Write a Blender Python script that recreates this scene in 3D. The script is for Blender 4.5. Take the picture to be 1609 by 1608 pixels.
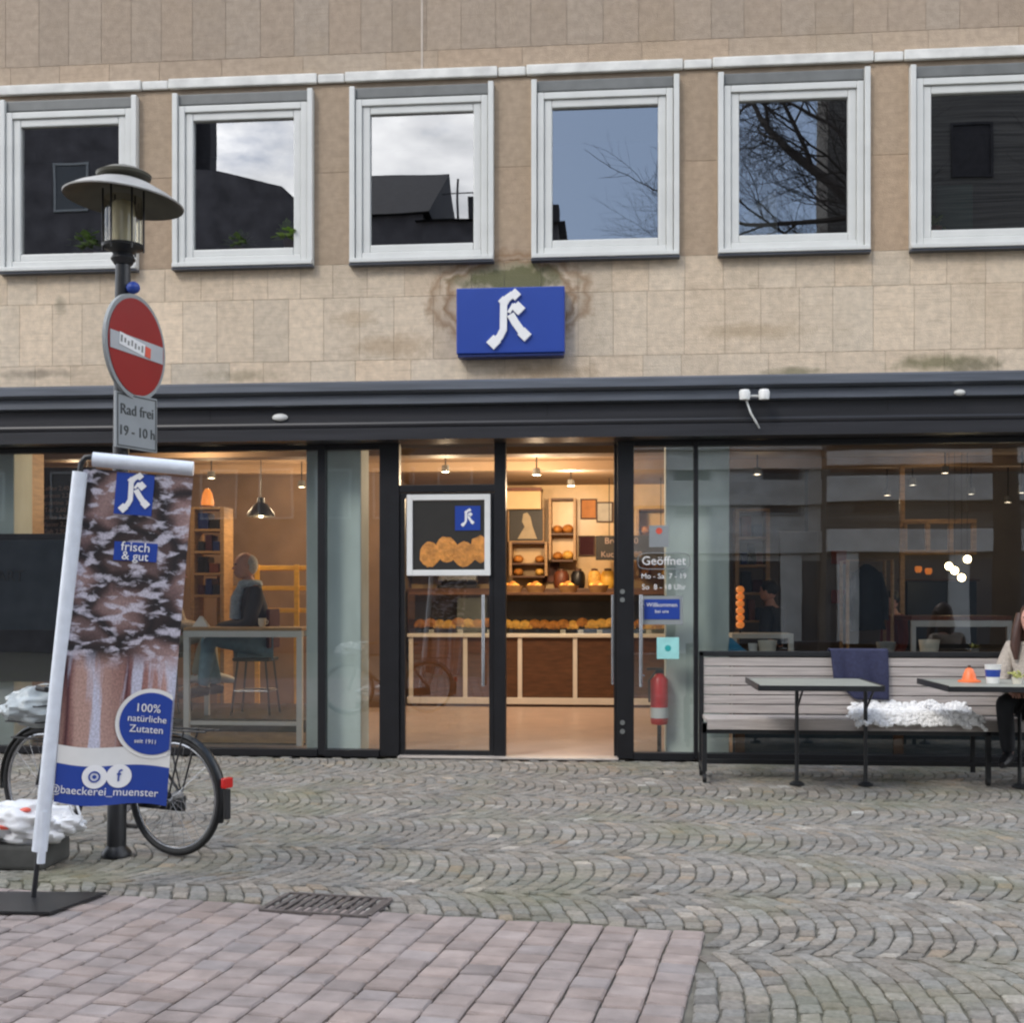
import bpy, bmesh, math, random
from mathutils import Vector, Matrix, noise
R = math.radians
rnd = random.Random(7)
for o in list(bpy.data.objects): bpy.data.objects.remove(o)
S = bpy.context.scene
COL = S.collection

# ---------------------------------------------------------------- camera, sky, sun, exposure
F, H, HOR = 1900.0, 1.45, 950.0
YAW = math.atan(F/21200.0)
DC = F*H/242.0*math.cos(YAW)
CAM = Vector((0, -DC, H))
FWD = Vector((-math.sin(YAW), math.cos(YAW), 0)); RGT = Vector((math.cos(YAW), math.sin(YAW), 0)); UP = Vector((0, 0, 1))
def ray(px, py): return FWD + RGT*((px-804.5)/F) + UP*((HOR-py)/F)
def W(px, py, y=0.0):            # where the sight line through a pixel meets the upright plane y
    d = ray(px, py); return CAM + d*((y-CAM.y)/d.y)
def G(px, py, z=0.0):            # ... or the level plane z
    d = ray(px, py); return CAM + d*((z-CAM.z)/d.z)
def P(px, py, Z): return CAM + ray(px, py)*Z
cd = bpy.data.cameras.new("camera"); cam = bpy.data.objects.new("camera", cd); COL.objects.link(cam)
cam.location = CAM; cam.rotation_euler = (R(90), 0, YAW)
cd.sensor_width = 36; cd.lens = 36*F/1609.0; cd.shift_y = (HOR-804)/1609.0; cd.clip_start = 0.05; cd.clip_end = 3000
S.camera = cam
S.view_settings.view_transform = 'Standard'; S.view_settings.look = 'None'
S.view_settings.exposure = 0.62; S.view_settings.gamma = 1
S.cycles.max_bounces = 8; S.cycles.transparent_max_bounces = 16; S.cycles.sample_clamp_indirect = 4
S.cycles.caustics_reflective = False; S.cycles.caustics_refractive = False
S.cycles.pixel_filter_type = 'BLACKMAN_HARRIS'; S.cycles.filter_width = 2.3
S.render.film_transparent = False

w = bpy.data.worlds.new("World"); S.world = w; w.use_nodes = True
nt = w.node_tree; nt.nodes.clear(); N = nt.nodes.new; L = nt.links.new
SUN_EL, SUN_AZ = 42, 215
sky = N('ShaderNodeTexSky'); sky.sky_type = 'NISHITA'; sky.sun_disc = False
sky.sun_elevation = R(SUN_EL); sky.sun_rotation = R(SUN_AZ); sky.air_density = 1.0; sky.dust_density = 1.5
tc = N('ShaderNodeTexCoord'); mp = N('ShaderNodeMapping'); mp.inputs['Scale'].default_value = (1, 1, 2.2); mp.inputs['Location'].default_value = (.35, .1, .2)
L(tc.outputs['Generated'], mp.inputs[0])
nz = N('ShaderNodeTexNoise'); nz.inputs['Scale'].default_value = 3.6; nz.inputs['Detail'].default_value = 9; nz.inputs['Roughness'].default_value = .58
L(mp.outputs[0], nz.inputs[0])
sep = N('ShaderNodeSeparateXYZ'); L(tc.outputs['Generated'], sep.inputs[0])
ma = N('ShaderNodeMath'); ma.operation = 'MULTIPLY_ADD'; ma.inputs[1].default_value = -0.9; L(nz.outputs[0], ma.inputs[2])
half = N('ShaderNodeMath'); half.operation = 'MULTIPLY_ADD'; half.inputs[1].default_value = .5; half.inputs[2].default_value = .5; L(sep.outputs[0], half.inputs[0])
gap = N('ShaderNodeValToRGB'); ge = gap.color_ramp.elements; ge[0].position = .445; ge[0].color = (0, 0, 0, 1); ge[1].position = .76; ge[1].color = (0, 0, 0, 1)
for p_, c_ in ((.468, .3), (.70, .3)): e_ = ge.new(p_); e_.color = (c_, c_, c_, 1)
L(half.outputs[0], gap.inputs[0]); ma.inputs[1].default_value = -1.0; L(gap.outputs[0], ma.inputs[0])
cr = N('ShaderNodeValToRGB'); cr.color_ramp.elements[0].position = .40; cr.color_ramp.elements[1].position = .53
L(ma.outputs[0], cr.inputs[0])
nz2 = N('ShaderNodeTexNoise'); nz2.inputs['Scale'].default_value = 5.5; nz2.inputs['Detail'].default_value = 6; L(mp.outputs[0], nz2.inputs[0])
cr2 = N('ShaderNodeValToRGB'); cr2.color_ramp.elements[0].color = (9, 9.6, 10.6, 1); cr2.color_ramp.elements[1].color = (29, 29, 29.5, 1)
cr2.color_ramp.elements[0].position = .35; cr2.color_ramp.elements[1].position = .62
L(nz2.outputs[0], cr2.inputs[0])
skm = N('ShaderNodeMix'); skm.data_type = 'RGBA'; skm.inputs['Factor'].default_value = .55
L(sky.outputs[0], skm.inputs['A']); skm.inputs['B'].default_value = (6.0, 8.3, 12.5, 1)
mx = N('ShaderNodeMix'); mx.data_type = 'RGBA'
L(cr.outputs[0], mx.inputs['Factor']); L(skm.outputs['Result'], mx.inputs['A']); L(cr2.outputs[0], mx.inputs['B'])
bg = N('ShaderNodeBackground'); bg.inputs[1].default_value = 0.085
out = N('ShaderNodeOutputWorld'); L(mx.outputs['Result'], bg.inputs[0]); L(bg.outputs[0], out.inputs[0])
sd = bpy.data.lights.new("sun", 'SUN'); sd.energy = 0.9; sd.angle = R(14); sd.color = (1, .95, .88)
so = bpy.data.objects.new("sun", sd); COL.objects.link(so)
az = R(SUN_AZ); sdir = Vector((math.sin(az)*math.cos(R(SUN_EL)), math.cos(az)*math.cos(R(SUN_EL)), math.sin(R(SUN_EL))))
so.rotation_euler = sdir.to_track_quat('Z', 'Y').to_euler(); so.location = (-6, -14, 16)

# ---------------------------------------------------------------- materials
M = {}
def mat(name, col, rough=.6, metal=0, amt=.12, scale=8, bump=0, bscale=60, tint=False, emit=None, es=0, coords='Object', stretch=(1, 1, 1), spec=.5, dirt=None):
    m = bpy.data.materials.new(name); m.use_nodes = True; t = m.node_tree; n = t.nodes; l = t.links
    b = n['Principled BSDF']; b.inputs['Roughness'].default_value = rough; b.inputs['Metallic'].default_value = metal
    b.inputs['Specular IOR Level'].default_value = spec
    tcn = n.new('ShaderNodeTexCoord'); mpn = n.new('ShaderNodeMapping'); mpn.inputs['Scale'].default_value = stretch
    l.new(tcn.outputs[coords], mpn.inputs[0])
    nn = n.new('ShaderNodeTexNoise'); nn.inputs['Scale'].default_value = scale; nn.inputs['Detail'].default_value = 6; l.new(mpn.outputs[0], nn.inputs[0])
    mr = n.new('ShaderNodeMapRange'); mr.inputs['From Min'].default_value = .3; mr.inputs['From Max'].default_value = .7
    mr.inputs['To Min'].default_value = 1-amt; mr.inputs['To Max'].default_value = 1+amt; l.new(nn.outputs[0], mr.inputs[0])
    vm = n.new('ShaderNodeVectorMath'); vm.operation = 'SCALE'; vm.inputs[0].default_value = col[:3]; l.new(mr.outputs[0], vm.inputs['Scale'])
    last = vm.outputs[0]
    if tint:
        at = n.new('ShaderNodeAttribute'); at.attribute_name = 'tint'
        v2 = n.new('ShaderNodeVectorMath'); v2.operation = 'MULTIPLY'; l.new(last, v2.inputs[0]); l.new(at.outputs['Color'], v2.inputs[1]); last = v2.outputs[0]
    if dirt: last = dirt(n, l, tcn, last)
    l.new(last, b.inputs['Base Color'])
    if bump:
        n3 = n.new('ShaderNodeTexNoise'); n3.inputs['Scale'].default_value = bscale; n3.inputs['Detail'].default_value = 4; l.new(mpn.outputs[0], n3.inputs[0])
        bp = n.new('ShaderNodeBump'); bp.inputs['Strength'].default_value = bump; bp.inputs['Distance'].default_value = .02; l.new(n3.outputs[0], bp.inputs['Height']); l.new(bp.outputs[0], b.inputs['Normal'])
    if emit:
        b.inputs['Emission Color'].default_value = (*emit, 1); b.inputs['Emission Strength'].default_value = es
    M[name] = m; return m
def glass(name, refl, tintc=(1, 1, 1), rough=0.0):
    m = bpy.data.materials.new(name); m.use_nodes = True; t = m.node_tree; t.nodes.clear(); n = t.nodes; l = t.links
    o = n.new('ShaderNodeOutputMaterial'); mxs = n.new('ShaderNodeMixShader'); tr = n.new('ShaderNodeBsdfTransparent'); gl = n.new('ShaderNodeBsdfGlossy')
    gl.inputs['Roughness'].default_value = rough; tr.inputs[0].default_value = (*tintc, 1)
    tcn = n.new('ShaderNodeTexCoord'); nn = n.new('ShaderNodeTexNoise'); nn.inputs['Scale'].default_value = 1.1; nn.inputs['Detail'].default_value = 1; l.new(tcn.outputs['Object'], nn.inputs[0])
    bp = n.new('ShaderNodeBump'); bp.inputs['Strength'].default_value = .05; bp.inputs['Distance'].default_value = .02; l.new(nn.outputs[0], bp.inputs['Height']); l.new(bp.outputs[0], gl.inputs['Normal'])
    lw = n.new('ShaderNodeLayerWeight'); lw.inputs['Blend'].default_value = .35
    mr = n.new('ShaderNodeMapRange'); mr.inputs['To Min'].default_value = refl; mr.inputs['To Max'].default_value = min(1, refl+.6); l.new(lw.outputs['Fresnel'], mr.inputs[0])
    l.new(mr.outputs[0], mxs.inputs[0]); l.new(tr.outputs[0], mxs.inputs[1]); l.new(gl.outputs[0], mxs.inputs[2]); l.new(mxs.outputs[0], o.inputs[0])
    M[name] = m; return m

def stone_dirt(n, l, tcn, last):
    """rust rings beside the sign, moss patches, dark streaks: stains with places of their own"""
    def blob(cx, cz, rx, rz, soft=.6, dist=.35):
        mpn = n.new('ShaderNodeMapping'); mpn.inputs['Location'].default_value = (-cx/rx, 0, -cz/rz); mpn.inputs['Scale'].default_value = (1/rx, 0, 1/rz)
        l.new(tcn.outputs['Object'], mpn.inputs[0])
        nn = n.new('ShaderNodeTexNoise'); nn.inputs['Scale'].default_value = 7; nn.inputs['Detail'].default_value = 5; l.new(tcn.outputs['Object'], nn.inputs[0])
        ln = n.new('ShaderNodeVectorMath'); ln.operation = 'LENGTH'; l.new(mpn.outputs[0], ln.inputs[0])
        a = n.new('ShaderNodeMath'); a.operation = 'MULTIPLY_ADD'; a.inputs[1].default_value = dist*2; a.inputs[2].default_value = -dist; l.new(nn.outputs[0], a.inputs[0])
        s = n.new('ShaderNodeMath'); s.operation = 'ADD'; l.new(ln.outputs['Value'], s.inputs[0]); l.new(a.outputs[0], s.inputs[1])
        return s.outputs[0]
    def ramp(v, stops):
        r = n.new('ShaderNodeValToRGB'); e = r.color_ramp.elements
        e[0].position, e[0].color = stops[0][0], (stops[0][1],)*3+(1,); e[1].position, e[1].color = stops[-1][0], (stops[-1][1],)*3+(1,)
        for p, c in stops[1:-1]:
            k = e.new(p); k.color = (c, c, c, 1)
        l.new(v, r.inputs[0]); return r.outputs[0]
    def mixc(last, fac, col):
        m = n.new('ShaderNodeMix'); m.data_type = 'RGBA'; l.new(fac, m.inputs['Factor']); l.new(last, m.inputs['A']); m.inputs['B'].default_value = (*col, 1); return m.outputs['Result']
    a, b = W(800, 440), W(800, 600)
    sgn = W(800, 470)
    # broad warm and grey drifts
    nn = n.new('ShaderNodeTexNoise'); nn.inputs['Scale'].default_value = 1.3; nn.inputs['Detail'].default_value = 8; nn.inputs['Roughness'].default_value = .65; l.new(tcn.outputs['Object'], nn.inputs[0])
    last = mixc(last, ramp(nn.outputs[0], [(.5, 0), (.75, .35)]), (.36, .27, .17))
    last = mixc(last, ramp(blob(sgn.x, sgn.z, .86, .50, dist=.20), [(0, 0), (.60, .0), (.70, .8), (.78, .12), (.85, .65), (.97, 0)]), (.24, .13, .055))
    last = mixc(last, ramp(blob(sgn.x+.03, sgn.z+.19, .60, .17, dist=.7), [(.5, .95), (1, 0)]), (.13, .13, .055))
    for px, py, rx, rz, c, s in ((1245, 585, .35, .06, (.14, .14, .07), .7), (1480, 570, .55, .10, (.16, .15, .07), .8), (1530, 575, .3, .1, (.13, .12, .07), .7), (380, 590, .4, .07, (.2, .17, .1), .5),
                                 (60, 588, .5, .06, (.19, .16, .12), .6), (620, 545, .45, .16, (.36, .24, .13), .5), (860, 585, .6, .1, (.33, .22, .12), .55), (1180, 520, .6, .1, (.37, .27, .16), .5), (95, 480, .07, .12, (.24, .21, .15), .6), (560, 500, .25, .1, (.4, .28, .16), .4)):
        c0 = W(px, py); last = mixc(last, ramp(blob(c0.x, c0.z, rx, rz, dist=.6), [(.3, s), (1, 0)]), c)
    # fine horizontal sediment veins
    mpv = n.new('ShaderNodeMapping'); mpv.inputs['Scale'].default_value = (1.2, 1, 22); l.new(tcn.outputs['Object'], mpv.inputs[0])
    nv = n.new('ShaderNodeTexNoise'); nv.inputs['Scale'].default_value = 3; nv.inputs['Detail'].default_value = 6; nv.inputs['Distortion'].default_value = .6; l.new(mpv.outputs[0], nv.inputs[0])
    last = mixc(last, ramp(nv.outputs[0], [(.52, 0), (.75, .3)]), (.25, .19, .13))
    return last
def moss_dirt(n, l, tcn, last):
    nn = n.new('ShaderNodeTexNoise'); nn.inputs['Scale'].default_value = 1.1; nn.inputs['Detail'].default_value = 7; l.new(tcn.outputs['Object'], nn.inputs[0])
    r = n.new('ShaderNodeValToRGB'); r.color_ramp.elements[0].position = .48; r.color_ramp.elements[1].position = .7; r.color_ramp.elements[0].color = (0, 0, 0, 1); r.color_ramp.elements[1].color = (.42, .42, .42, 1)
    l.new(nn.outputs[0], r.inputs[0]); m = n.new('ShaderNodeMix'); m.data_type = 'RGBA'; l.new(r.outputs[0], m.inputs['Factor']); l.new(last, m.inputs['A']); m.inputs['B'].default_value = (.13, .145, .055, 1)
    return m.outputs['Result']

mat('stone', (.49, .388, .29), .85, amt=.12, scale=14, bump=.5, bscale=90, tint=True, dirt=stone_dirt)
mat('joint', (.38, .30, .225), .9)
mat('pale_joint', (.50, .43, .36), .9)
mat('white_trim', (.66, .655, .62), .6, amt=.15, scale=6)
mat('alu', (.62, .625, .60), .42, amt=.05, scale=4)
mat('alu_dark', (.15, .155, .15), .5)
mat('slate', (.085, .095, .115), .38, amt=.25, scale=3, stretch=(.4, 3, 8))
mat('fascia', (.022, .022, .026), .4, amt=.3, scale=3, stretch=(.3, 3, 6))
mat('black', (.008, .008, .01), .4, amt=.2)
mat('black_metal', (.014, .015, .017), .38, amt=.2, scale=20)
mat('column_paint', (.66, .75, .71), .7, amt=.10, scale=4, stretch=(1, 1, .4))
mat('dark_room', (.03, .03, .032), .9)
mat('cobble', (.240, .222, .196), .8, amt=.22, scale=40, bump=.5, bscale=120, tint=True, dirt=moss_dirt)
mat('brick', (.305, .252, .232), .85, amt=.2, scale=7, bump=.4, bscale=150, tint=True)
mat('mortar', (.15, .14, .115), .95, amt=.35, scale=9, bump=.4, bscale=80, dirt=moss_dirt)
mat('tile_floor', (.46, .36, .32), .32, amt=.10, scale=3)
mat('threshold', (.45, .40, .36), .4)
mat('ceil_in', (.30, .20, .12), .7, amt=.12, scale=2)
mat('wall_warm', (.20, .13, .085), .8, amt=.2, scale=2)
mat('wall_cool', (.16, .15, .145), .8, amt=.1, scale=2)
mat('tiles_cream', (.70, .48, .23), .35, amt=.08, scale=5)
mat('wood_yellow', (.80, .46, .07), .5, amt=.2, scale=6, stretch=(1, 1, 5))
mat('wood_oak', (.40, .24, .11), .5, amt=.25, scale=6, stretch=(1, 1, 6))
mat('wood_red', (.16, .045, .02), .45, amt=.3, scale=6, stretch=(6, 1, 1))
mat('wood_brown', (.10, .045, .022), .5, amt=.3, scale=5, stretch=(1, 1, 5))
mat('wood_grey', (.43, .385, .36), .75, amt=.22, scale=5, stretch=(.5, 4, 14), bump=.3, bscale=30)
mat('white_paint', (.72, .72, .70), .45, amt=.04)
mat('cream', (.66, .62, .53), .7)
mat('blue_sign', (.018, .055, .31), .35, amt=.04, scale=2)
mat('blue_dark', (.01, .025, .13), .4)
mat('white_letter', (.8, .8, .8), .4, amt=.02)
mat('grey_letter', (.045, .05, .05), .5)
mat('dim_letter', (.02, .022, .024), .5)
mat('red_sign', (.27, .005, .008), .3, amt=.06, scale=3)
mat('sign_grey', (.27, .29, .30), .35, amt=.08, scale=6)
mat('bar_white', (.42, .44, .46), .35, amt=.06)
mat('zinc', (.26, .265, .26), .5, metal=.4, amt=.15)
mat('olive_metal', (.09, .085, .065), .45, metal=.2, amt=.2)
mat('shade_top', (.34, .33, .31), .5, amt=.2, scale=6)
mat('lamp_inner', (.62, .60, .50), .4)
mat('flag_tube', (.68, .73, .80), .35, amt=.06, scale=20)
mat('rubber', (.012, .012, .013), .65, amt=.2)
mat('chrome', (.45, .46, .48), .25, metal=.9)
mat('bike_paint', (.012, .014, .016), .3)
mat('tail_red', (.55, .012, .01), .25, emit=(.5, .01, .01), es=.0)
mat('cover_silver', (.38, .42, .43), .3, amt=.35, scale=6, bump=.5, bscale=9)
mat('bag_white', (.70, .71, .73), .35, amt=.12, scale=8, bump=.5, bscale=10)
mat('bag_red', (.70, .10, .06), .4)
mat('concrete_dark', (.07, .07, .065), .85, amt=.3)
mat('iron', (.10, .085, .08), .6, amt=.35, scale=30, bump=.3)
mat('skin', (.60, .33, .26), .5, amt=.06)
mat('hair_grey', (.50, .48, .46), .8, amt=.25, scale=60)
mat('hair_brown', (.055, .024, .017), .45, amt=.4, scale=10, stretch=(14, 14, 1))
mat('hair_dark', (.012, .01, .01), .5, amt=.3, scale=40)
mat('jacket_navy', (.022, .026, .036), .8)
mat('scarf', (.42, .50, .56), .9, amt=.3, scale=40)
mat('jeans', (.17, .31, .42), .85, amt=.15, scale=20)
mat('trouser_cream', (.42, .40, .32), .85)
mat('cloth_dark', (.015, .016, .02), .85)
mat('cloth_red', (.17, .03, .02), .85)
mat('cloth_maroon', (.055, .012, .018), .85)
mat('cloth_cream', (.50, .44, .38), .95, amt=.15, scale=60, bump=.8, bscale=90)
mat('blanket', (.030, .033, .075), .95, amt=.2, scale=40, bump=.4, bscale=200)
mat('fur', (.85, .84, .83), .95, amt=.12, scale=40)
mat('table_top', (.32, .33, .29), .5, amt=.1)
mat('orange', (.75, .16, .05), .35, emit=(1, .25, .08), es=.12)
mat('extinguisher', (.62, .012, .02), .3)
mat('turquoise', (.35, .72, .70), .5)
mat('green_dark', (.005, .05, .04), .6)
mat('teal', (.02, .36, .36), .5)
mat('blue_cloth', (.02, .20, .36), .6)
mat('leaf', (.10, .16, .04), .6, amt=.4, scale=30)
mat('leaf_bright', (.19, .30, .05), .6, amt=.3, scale=30)
mat('flower', (.42, .42, .14), .7)
mat('bread', (.55, .22, .04), .6, amt=.35, scale=18, bump=.5)
mat('bread_light', (.85, .48, .10), .6, amt=.3, scale=18)
mat('chalkboard', (.02, .018, .017), .7)
mat('chalk', (.33, .24, .20), .8)
mat('poster_dark', (.02, .018, .015), .5)
mat('poster_figure', (.42, .34, .22), .6)
mat('panel_slate', (.045, .058, .072), .25, amt=.12, scale=1.5)
mat('bulb', (1, .9, .7), .4, emit=(1, .78, .45), es=9)
mat('spot', (1, .9, .8), .4, emit=(1, .86, .68), es=4)
mat('orange_print', (.65, .25, .06), .6)  # plain orange for a picture print, no emission
mat('glow_orange', (1, .4, .1), .4, emit=(1, .26, .04), es=.28)
mat('tank', (.30, .30, .29), .5)
mat('plaster_dark', (.085, .08, .088), .9, amt=.35, scale=2)
mat('plaster_pale', (.60, .61, .60), .9, amt=.2, scale=2)
mat('roof_tile', (.030, .028, .032), .8, amt=.3, scale=6)
mat('siding', (.10, .095, .088), .8, amt=.6, scale=2, stretch=(.15, 1, 9))
mat('bark', (.035, .028, .024), .9, amt=.3, scale=20)
glass('pane_up', .34, (.5, .53, .53))
glass('pane_shop', .17, (.92, .95, .93))
glass('lamp_glass', .06, (.92, .88, .76), .05)
def bread_print():
    m = bpy.data.materials.new('bread_print'); m.use_nodes = True; n = m.node_tree.nodes; l = m.node_tree.links; b = n['Principled BSDF']; b.inputs['Roughness'].default_value = .5
    tcn = n.new('ShaderNodeTexCoord'); sp = n.new('ShaderNodeSeparateXYZ'); l.new(tcn.outputs['UV'], sp.inputs[0])
    def nzz(sc, det, stretch, dis=0):
        mpn = n.new('ShaderNodeMapping'); mpn.inputs['Scale'].default_value = stretch; l.new(tcn.outputs['UV'], mpn.inputs[0])
        k = n.new('ShaderNodeTexNoise'); k.inputs['Scale'].default_value = sc; k.inputs['Detail'].default_value = det; k.inputs['Distortion'].default_value = dis; l.new(mpn.outputs[0], k.inputs[0]); return k.outputs[0]
    def ramp(v, st):
        r = n.new('ShaderNodeValToRGB'); e = r.color_ramp.elements; e[0].position, e[0].color = st[0][0], (*st[0][1], 1); e[1].position, e[1].color = st[-1][0], (*st[-1][1], 1)
        for p, c in st[1:-1]:
            k = e.new(p); k.color = (*c, 1)
        l.new(v, r.inputs[0]); return r.outputs[0]
    def loaves(sc, stretch, rot, stops, seed):
        mpn = n.new('ShaderNodeMapping'); mpn.inputs['Scale'].default_value = stretch; mpn.inputs['Rotation'].default_value = (0, 0, rot); mpn.inputs['Location'].default_value = (seed, seed*.7, 0); l.new(tcn.outputs['UV'], mpn.inputs[0])
        wn_ = n.new('ShaderNodeTexNoise'); wn_.inputs['Scale'].default_value = 3; l.new(mpn.outputs[0], wn_.inputs[0])
        ad = n.new('ShaderNodeVectorMath'); ad.operation = 'MULTIPLY_ADD'; ad.inputs[1].default_value = (.25, .25, 0); l.new(wn_.outputs['Color'], ad.inputs[0]); l.new(mpn.outputs[0], ad.inputs[2])
        v = n.new('ShaderNodeTexVoronoi'); v.inputs['Scale'].default_value = sc; v.feature = 'DISTANCE_TO_EDGE'; v.inputs['Randomness'].default_value = .8; l.new(ad.outputs[0], v.inputs[0])
        v2 = n.new('ShaderNodeTexVoronoi'); v2.inputs['Scale'].default_value = sc; v2.inputs['Randomness'].default_value = .8; l.new(ad.outputs[0], v2.inputs[0])
        base = ramp(v.outputs['Distance'], stops)
        sp2 = n.new('ShaderNodeSeparateColor'); l.new(v2.outputs['Color'], sp2.inputs[0]); br = n.new('ShaderNodeMapRange'); br.inputs['To Min'].default_value = .55; br.inputs['To Max'].default_value = 1.3; l.new(sp2.outputs[0], br.inputs[0])
        sc_ = n.new('ShaderNodeVectorMath'); sc_.operation = 'SCALE'; l.new(base, sc_.inputs[0]); l.new(br.outputs[0], sc_.inputs['Scale']); return sc_.outputs[0]
    def flour(src, sc, stretch, col, lo, hi):
        m_ = n.new('ShaderNodeMix'); m_.data_type = 'RGBA'; l.new(ramp(nzz(sc, 5, stretch, .3), [(lo, (0, 0, 0)), (hi, (.85, .85, .85))]), m_.inputs['Factor']); l.new(src, m_.inputs['A']); m_.inputs['B'].default_value = (*col, 1); return m_.outputs['Result']
    top = flour(loaves(1.55, (1.0, 4.2, 1), .35, [(0, (.012, .01, .012)), (.07, (.04, .025, .025)), (.16, (.17, .105, .10)), (.34, (.32, .22, .21))], 1.3), 5, (1.2, 7, 1), (.52, .50, .58), .50, .60)
    low = flour(loaves(1.25, (2.0, .45, 1), .10, [(0, (.06, .015, .025)), (.05, (.20, .09, .08)), (.13, (.42, .26, .22)), (.30, (.56, .38, .31))], 4.4), 2.6, (2.0, .55, 1), (.52, .55, .68), .49, .55)
    fine = ramp(nzz(60, 2, (1, 2.2, 1)), [(.3, (.75, .75, .75)), (.7, (1.2, 1.2, 1.2))])
    sw = n.new('ShaderNodeMapRange'); sw.inputs['From Min'].default_value = .40; sw.inputs['From Max'].default_value = .46; l.new(sp.outputs[1], sw.inputs[0])
    mx = n.new('ShaderNodeMix'); mx.data_type = 'RGBA'; l.new(sw.outputs[0], mx.inputs['Factor']); l.new(low, mx.inputs['A']); l.new(top, mx.inputs['B'])
    mu = n.new('ShaderNodeVectorMath'); mu.operation = 'MULTIPLY'; l.new(mx.outputs['Result'], mu.inputs[0]); l.new(fine, mu.inputs[1]); l.new(mu.outputs[0], b.inputs['Base Color'])
    M['bread_print'] = m
bread_print()

# ---------------------------------------------------------------- object helpers
OFF = {}
def tag(o, label=None, cat=None, group=None, kind=None):
    if label: o['label'] = label
    if cat: o['category'] = cat
    if group: o['group'] = group
    if kind: o['kind'] = kind
    return o
def thing(name, loc, label=None, cat=None, group=None):
    o = bpy.data.objects.new(name, None); o.empty_display_size = .1; COL.objects.link(o); o.location = loc; OFF[o] = Vector(loc)
    return tag(o, label, cat, group)
class MB:
    def __init__(s): s.v = []; s.f = []; s.m = []; s.mats = []; s.t = []; s.cur = 0; s.tint = (1, 1, 1); s.uv = None
    def mat(s, name):
        if name not in s.mats: s.mats.append(name)
        s.cur = s.mats.index(name); return s
    def add(s, vs, fs):
        b = len(s.v); s.v += [Vector(p) for p in vs]
        for f in fs: s.f.append([b+i for i in f]); s.m.append(s.cur); s.t.append(s.tint)
        return s
    def box(s, a, b, T=None):
        x0, y0, z0 = a; x1, y1, z1 = b
        vs = [Vector(p) for p in ((x0,y0,z0),(x1,y0,z0),(x1,y1,z0),(x0,y1,z0),(x0,y0,z1),(x1,y0,z1),(x1,y1,z1),(x0,y1,z1))]
        if T: vs = [T @ p for p in vs]
        return s.add(vs, ((3,2,1,0),(4,5,6,7),(0,1,5,4),(1,2,6,5),(2,3,7,6),(3,0,4,7)))
    def rbox(s, a, b, r=.01, T=None):   # box with chamfered edges
        bm = bmesh.new(); bmesh.ops.create_cube(bm, size=1)
        a = Vector(a); b = Vector(b); c = (a+b)/2; d = b-a
        for v in bm.verts: v.co = Vector((c.x+v.co.x*d.x, c.y+v.co.y*d.y, c.z+v.co.z*d.z))
        bmesh.ops.bevel(bm, geom=bm.edges[:], offset=min(r, min(abs(x) for x in d)*.45), segments=2, affect='EDGES', profile=.6)
        bm.verts.ensure_lookup_table(); bm.verts.index_update()
        vs = [T @ v.co if T else v.co.copy() for v in bm.verts]; fs = [[v.index for v in f.verts] for f in bm.faces]; bm.free()
        return s.add(vs, fs)
    def tube(s, pts, r, n=10, cap=True, flat=1.0):
        pts = [Vector(p) for p in pts]; rs = r if isinstance(r, (list, tuple)) else [r]*len(pts)
        rings = []; up = None
        for i, p in enumerate(pts):
            d = (pts[min(i+1, len(pts)-1)]-pts[max(i-1, 0)]).normalized()
            if up is None: up = d.orthogonal().normalized() if abs(d.z) < .9 else Vector((1, 0, 0))
            u = (up - d*up.dot(d)).normalized(); up = u; v = d.cross(u)
            rings.append([p + (u*math.cos(2*math.pi*k/n) + v*math.sin(2*math.pi*k/n)*flat)*rs[i] for k in range(n)])
        vs = [q for ring in rings for q in ring]; fs = []
        for i in range(len(pts)-1):
            for k in range(n): fs.append((i*n+k, i*n+(k+1) % n, (i+1)*n+(k+1) % n, (i+1)*n+k))
        if cap: fs.append(tuple(range(n-1, -1, -1))); fs.append(tuple((len(pts)-1)*n+k for k in range(n)))
        return s.add(vs, fs)
    def lathe(s, c, prof, n=32, T=None, cap=True):
        c = Vector(c); vs = []; fs = []
        for r, z in prof:
            for k in range(n):
                a = 2*math.pi*k/n; p = Vector((r*math.cos(a), r*math.sin(a), z)); vs.append(c+(T @ p if T else p))
        for i in range(len(prof)-1):
            for k in range(n): fs.append((i*n+k, i*n+(k+1) % n, (i+1)*n+(k+1) % n, (i+1)*n+k))
        if cap:
            if prof[0][0] > 1e-4: fs.append(tuple(range(n-1, -1, -1)))
            if prof[-1][0] > 1e-4: fs.append(tuple((len(prof)-1)*n+k for k in range(n)))
        return s.add(vs, fs)
    def blob(s, c, rad, seg=12, ring=8, T=None, jit=0, seed=0):
        c = Vector(c); vs = []; fs = []
        for i in range(ring+1):
            th = math.pi*i/ring
            for k in range(seg):
                a = 2*math.pi*k/seg; p = Vector((math.sin(th)*math.cos(a), math.sin(th)*math.sin(a), math.cos(th)))
                if jit: p *= 1+jit*noise.noise(p*2.3+Vector((seed, seed*1.7, 0)))+jit*.4*noise.noise(p*5.1+Vector((seed, 3, 0)))
                p = Vector((p.x*rad[0], p.y*rad[1], p.z*rad[2])); vs.append(c+(T @ p if T else p))
        for i in range(ring):
            for k in range(seg): fs.append((i*seg+k, (i+1)*seg+k, (i+1)*seg+(k+1) % seg, i*seg+(k+1) % seg))
        return s.add(vs, fs)
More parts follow.
